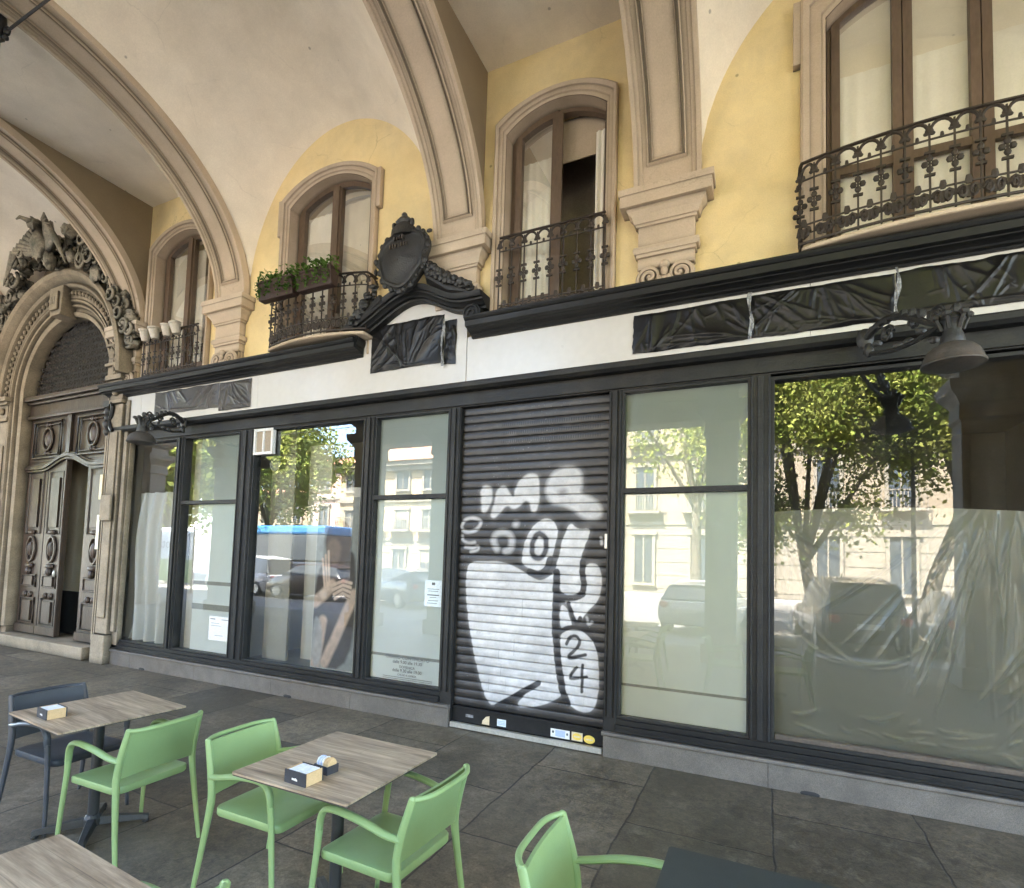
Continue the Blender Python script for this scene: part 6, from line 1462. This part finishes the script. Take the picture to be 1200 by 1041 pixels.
def building(label, x0, x1, yf, H, depth, wallm, floors, bays, roof=None, base='stonef', balc=(2,), winw=1.1):
    t = thing('street_building', label, 'building', ((x0 + x1) / 2, yf, -.1)); fh = H / floors
    m = MB(); m.box(x0, x1, yf - depth, yf, -.1, H); m.build('wall', wallm, t)
    m = MB(); m.box(x0 - .1, x1 + .1, yf, yf + .12, 0, fh * .95)
    for k in range(5): m.box(x0 - .1, x1 + .1, yf + .121, yf + .15, .3 + k * fh * .19, .3 + k * fh * .19 + fh * .14)
    m.build('rusticated_base', base, t)
    m = MB()
    for k in range(1, floors): m.box(x0 - .1, x1 + .1, yf, yf + .22, fh * k - .12, fh * k + .12)
    m.box(x0 - .4, x1 + .4, yf, yf + .7, H - .35, H); m.box(x0 - .2, x1 + .2, yf, yf + .4, H - .7, H - .351); m.build('cornice', base, t)
    bw = (x1 - x0) / bays
    fm = MB(); pn = MB(); shm = MB(); bal = MB()
    for f in range(floors):
        for b in range(bays):
            xc = x0 + bw * (b + .5); z0 = fh * f + (.9 if f else .6); z1 = fh * (f + 1) - .75; w = winw / 2
            yo = .155 if f == 0 else .0
            fm.box(xc - w - .18, xc - w, yf + yo, yf + yo + .12, z0, z1); fm.box(xc + w, xc + w + .18, yf + yo, yf + yo + .12, z0, z1); fm.box(xc - w - .28, xc + w + .28, yf + yo, yf + yo + .2, z1, z1 + .22)
            fm.box(xc - w - .2, xc + w + .2, yf + yo, yf + yo + .2, z0 - .16, z0); fm.box(xc - .035, xc + .035, yf + yo + .02, yf + yo + .08, z0, z1)
            pn.box(xc - w, xc + w, yf + yo + .005, yf + yo + .03, z0, z1)
            if (b * 7 + f * 3) % 4 == 1: shm.box(xc - w, xc + w, yf + yo + .031, yf + yo + .07, lerp(z0, z1, .45), z1)
            if f in balc:
                bal.box(xc - w - .5, xc + w + .5, yf, yf + .8, z0 - .30, z0 - .165)
                for q in range(13): xx = lerp(xc - w - .45, xc + w + .45, q / 12); bal.box(xx - .02, xx + .02, yf + .72, yf + .76, z0 - .16, z0 + .8)
                bal.box(xc - w - .5, xc + w + .5, yf + .7, yf + .78, z0 + .8, z0 + .86)
    fm.build('window_surrounds', base, t); pn.build('window_panes', 'bwin', t)
    if shm.v: shm.build('window_blinds', 'shutterw', t)
    if bal.v: bal.build('balconies', base, t)
    if roof:
        m = MB(); o = .9; m.loft([[(x0 - o, yf - depth - o, H), (x1 + o, yf - depth - o, H), (x1 + o, yf + o, H), (x0 - o, yf + o, H)], [(x0 + 4, yf - depth / 2 - .1, H + roof), (x1 - 4, yf - depth / 2 - .1, H + roof), (x1 - 4, yf - depth / 2 + .1, H + roof), (x0 + 4, yf - depth / 2 + .1, H + roof)]], True, False, True)
        m.build('roof', 'tiles', t)
    return t
building('tall cream palace with balconies across the street', -12, 22, -30, 17.5, 10, 'cream', 4, 10, None, balc=(1, 2))
building('yellow two storey villa with a red tiled hip roof', -32.5, -19.5, -30, 9.3, 9, 'ochre', 3, 5, 3.0, balc=(1,))
building('low cream building far down the street', -62, -44, -40, 8.5, 10, 'cream', 2, 7, 1.5, balc=())
building('pink building far down the street', -41.5, -35.5, -36, 11, 9, 'pinkf', 3, 2, 1.5, balc=())
m = MB()
for z in (7.6, 8.3, 9.4): m.tube([(-60, -13, z), (-30, -13.5, z - .25), (0, -13, z)], .014, 4)
tag(m.build('tram_wires', 'castblack'), 'thin overhead tram wires strung along the street', 'wires')
t = thing('street_lamp', 'grey street lamp post beside the leaning tree', 'street lamp', (3.45, -11.6, -.1))
m = MB(); m.tube([(3.45, -11.6, -.1), (3.45, -11.6, 5.0)], [.06, .04], 8); m.build('post', 'castblack', t); m = MB(); m.ball((3.30, -11.6, 5.1), (.22, .12, .12)); m.build('lantern', 'castblack', t, smooth=True)

CARM = {}
def car(label, x, y, rz, paint, kind='hatch'):
    t = thing('parked_car', label, 'car', (x, y, -.13), 'cars parked along the street', rz)
    Lh, W, H = (2.05, .86, 1.46) if kind == 'hatch' else (2.25, .92, 1.72)
    # body : cross sections along x
    body = [(-Lh, .42, .72, .86), (-Lh + .08, .30, .92, .95), (-Lh + .35, .24, 1.0, 1.0), (-.9, .22, 1.0, 1.0), (.4, .22, .98, 1.0), (Lh - .95, .22, .95, 1.0), (Lh - .35, .24, .82, .97), (Lh - .05, .32, .66, .86), (Lh, .42, .60, .78)]
    m = MB(); rings = []
    for bx_, zb_, zt_, ws in body:
        w = W * ws; rings.append([(bx_, -w * .92, zb_), (bx_, -w, zb_ + .14), (bx_, -w, zt_ - .16), (bx_, -w * .93, zt_), (bx_, w * .93, zt_), (bx_, w, zt_ - .16), (bx_, w, zb_ + .14), (bx_, w * .92, zb_)])
    m.loft(rings, True, False, True); bd = m.build('body', paint, t, smooth=True, angle=35, local=True, bevel=.02)
    roof = [(-Lh + .14, .98, .97, .80), (-Lh + .42, H - .10, .74, .74), (-.7, H, .72, .74), (.25, H - .02, .72, .74), (.62, H - .14, .74, .76), (1.15, .96, .88, .86)]
    m = MB(); rings = []
    for bx_, zt_, w0, w1 in roof: rings.append([(bx_, -W * .90, .95), (bx_, -W * w1, max(.955, zt_ - .04)), (bx_, -W * w1 * .88, zt_), (bx_, W * w1 * .88, zt_), (bx_, W * w1, max(.955, zt_ - .04)), (bx_, W * .90, .95)])
    m.loft(rings, True, False, True); m.build('cabin_glass', 'bwin', t, smooth=True, angle=35, local=True)
    m = MB(); m.loft([[(bx_, -W * .66, z_), (bx_, W * .66, z_), (bx_, W * .66, z_ + .03), (bx_, -W * .66, z_ + .03)] for bx_, z_ in ((-Lh + .36, H - .12), (-.7, H), (.25, H - .02), (.6, H - .13))], True, False, True); m.build('roof_panel', paint, t, local=True, smooth=True)
    for sx in (-1, 1):
        for sy in (-1, 1):
            m = MB(); m.lathe([(.20, -.10), (.31, -.10), (.33, -.06), (.33, .06), (.31, .10), (.20, .10)], (0, 0, 0), 20); m.xf(Matrix.Translation((sx * (Lh - .78), sy * (W - .08), .33)) @ Matrix.Rotation(rad(90), 4, 'X'))
            wh = m.build('wheel', 'blackprint', t, smooth=True, local=True); m = MB(); m.lathe([(.19, -.105), (.21, -.105), (.21, .105), (.19, .105)], (0, 0, 0), 14); m.xf(Matrix.Translation((sx * (Lh - .78), sy * (W - .08), .33)) @ Matrix.Rotation(rad(90), 4, 'X')); m.build('rim', 'alu', wh, smooth=True, local=True)
    for sy in (-1, 1):
        m = MB(); m.ball((-Lh + .02, sy * W * .74, .82), (.05, .12, .10)); m.build('tail_light', 'lensred', t, smooth=True, local=True)
        m = MB(); m.ball((Lh - .1, sy * W * .68, .66), (.08, .15, .07)); m.build('headlight', 'whitepot', t, smooth=True, local=True)
    m = MB(); m.box(-Lh - .02, -Lh + .01, -.26, .26, .62, .74); m.build('number_plate', 'white', t, local=True)
    return t
M['c_grey'] = pmat('grey_car_paint', (.20, .21, .22), (.18, .19, .20), 2, (.2, .3), 0, 10, metal=.4, coat=.6, fine=.02)
M['c_dark'] = pmat('dark_car_paint', (.035, .04, .045), (.03, .033, .04), 2, (.2, .3), 0, 10, metal=.3, coat=.6, fine=.02)
M['c_white'] = pmat('white_car_paint', (.68, .68, .66), (.62, .62, .6), 2, (.2, .3), 0, 10, coat=.6, fine=.02)
M['c_red'] = pmat('maroon_car_paint', (.07, .045, .04), (.055, .035, .032), 2, (.2, .3), 0, 10, coat=.6, fine=.02)
M['busblue'] = pmat('blue_bus_paint', (.05, .20, .42), (.04, .17, .38), 2, (.3, .4), 0, 10, fine=.02)
car('dark estate car parked opposite the wide window', 1.9, -11.3, rad(-96), 'c_dark', 'suv')
car('grey hatchback parked near the street lamp', 4.4, -11.4, rad(-88), 'c_grey')
car('pale hatchback parked opposite the pale window', -1.5, -12.2, rad(-80), 'c_white')
car('silver hatchback parked opposite the hours lettering', -13.0, -12.4, rad(200), 'c_grey')
car('maroon hatchback parked beyond the poster window', -17.2, -12.2, rad(178), 'c_red')
car('white car parked beyond the poster window', -21.3, -12.4, rad(182), 'c_white', 'suv')
t = thing('city_bus', 'blue and grey city bus standing in the street', 'bus', (-24.5, -15.6, -.13))
m = MB(); m.box(-26.3, -19, -17, -14.5, .25, 1.4); m.build('body', 'c_dark', t, bevel=.12); m = MB(); m.box(-26.25, -19.05, -16.95, -14.52, 1.401, 2.7); m.build('window_band', 'bwin', t, bevel=.08); m = MB(); m.box(-26.3, -19, -17, -14.5, 2.701, 3.15); m.build('roof', 'busblue', t, bevel=.12)
for x in (-25, -20.5):
    m = MB(); m.lathe([(.3, -.15), (.5, -.15), (.5, .15), (.3, .15)], (0, 0, 0), 20); m.xf(Matrix.Translation((x, -14.55, .40)) @ Matrix.Rotation(rad(90), 4, 'X')); m.build('wheel', 'blackprint', t, smooth=True)
# banner panel seen mirrored in the leftmost window
t = thing('street_banner', 'white and green banner panel lettered in grey on the street', 'banner', (-24.4, -10.4, 0))
m = MB(); m.box(-25.6, -22.6, -10.42, -10.38, 1.35, 2.75); m.build('sheet', 'paper', t); m = MB(); m.box(-25.6, -22.6, -10.42, -10.38, .35, 1.349); m.build('green_base', 'green', t)
m = MB(); m.tube([(-25.62, -10.4, -.1), (-25.62, -10.4, 2.8)], .03, 6); m.tube([(-22.58, -10.4, -.1), (-22.58, -10.4, 2.8)], .03, 6); m.build('post', 'castblack', t)
q = words(t, 'eliciota', 0, 0, .62, name='lettering'); q.rotation_euler = (rad(90), 0, PI); q.location = Vector((-24.1, -10.37, 1.85)) - t.location

# ------------------------------------------------------------------ light, sky, camera
SUN_EL, SUN_AZ = rad(54), rad(-24)     # azimuth measured from +y (behind the building) towards +x
sd = Vector((math.sin(SUN_AZ) * math.cos(SUN_EL), math.cos(SUN_AZ) * math.cos(SUN_EL), math.sin(SUN_EL)))
w = bpy.data.worlds.new('World'); S.world = w; w.use_nodes = True; nt = w.node_tree; bg = nt.nodes['Background']
sky = nt.nodes.new('ShaderNodeTexSky'); sky.sky_type = 'NISHITA'; sky.sun_disc = False; sky.sun_elevation = SUN_EL; sky.sun_rotation = SUN_AZ; sky.air_density = 1.0; sky.dust_density = 1.6
nt.links.new(sky.outputs[0], bg.inputs[0]); bg.inputs[1].default_value = .15
sl = bpy.data.lights.new('sun', 'SUN'); sl.energy = 5.0; sl.angle = rad(.5); sl.color = (1, .94, .84)
so = bpy.data.objects.new('sun', sl); C.objects.link(so); so.rotation_euler = sd.to_track_quat('Z', 'Y').to_euler(); so.location = (0, 0, 30)

F_, CX_, CY_ = 633.075, 594.67, 618.70; yaw, pitch, roll = .44293, .05849, .03085
fw = Vector((-math.sin(yaw) * math.cos(pitch), math.cos(yaw) * math.cos(pitch), math.sin(pitch))); rt = Vector((math.cos(yaw), math.sin(yaw), 0)); up = rt.cross(fw)
r_ = rt * math.cos(roll) + up * math.sin(roll); u_ = r_.cross(fw)
cam = bpy.data.cameras.new('camera'); co_ = bpy.data.objects.new('camera', cam); C.objects.link(co_); S.camera = co_
co_.matrix_world = Matrix(((r_.x, u_.x, -fw.x, 0), (r_.y, u_.y, -fw.y, -5.07066), (r_.z, u_.z, -fw.z, 1.78862), (0, 0, 0, 1)))
cam.sensor_width = 36; cam.lens = F_ / 1200 * 36; cam.shift_x = (600 - CX_) / 1200; cam.shift_y = (CY_ - 520.5) / 1200; cam.clip_end = 2000; cam.clip_start = .05
S.view_settings.view_transform = 'Standard'; S.view_settings.look = 'None'; S.view_settings.exposure = 4.55; S.view_settings.gamma = 1.0
S.cycles.max_bounces = 10; S.cycles.diffuse_bounces = 8; S.cycles.glossy_bounces = 4; S.cycles.transparent_max_bounces = 12; S.cycles.transmission_bounces = 6
S.cycles.use_denoising = True; S.cycles.caustics_reflective = False; S.cycles.caustics_refractive = False; S.cycles.sample_clamp_indirect = 8
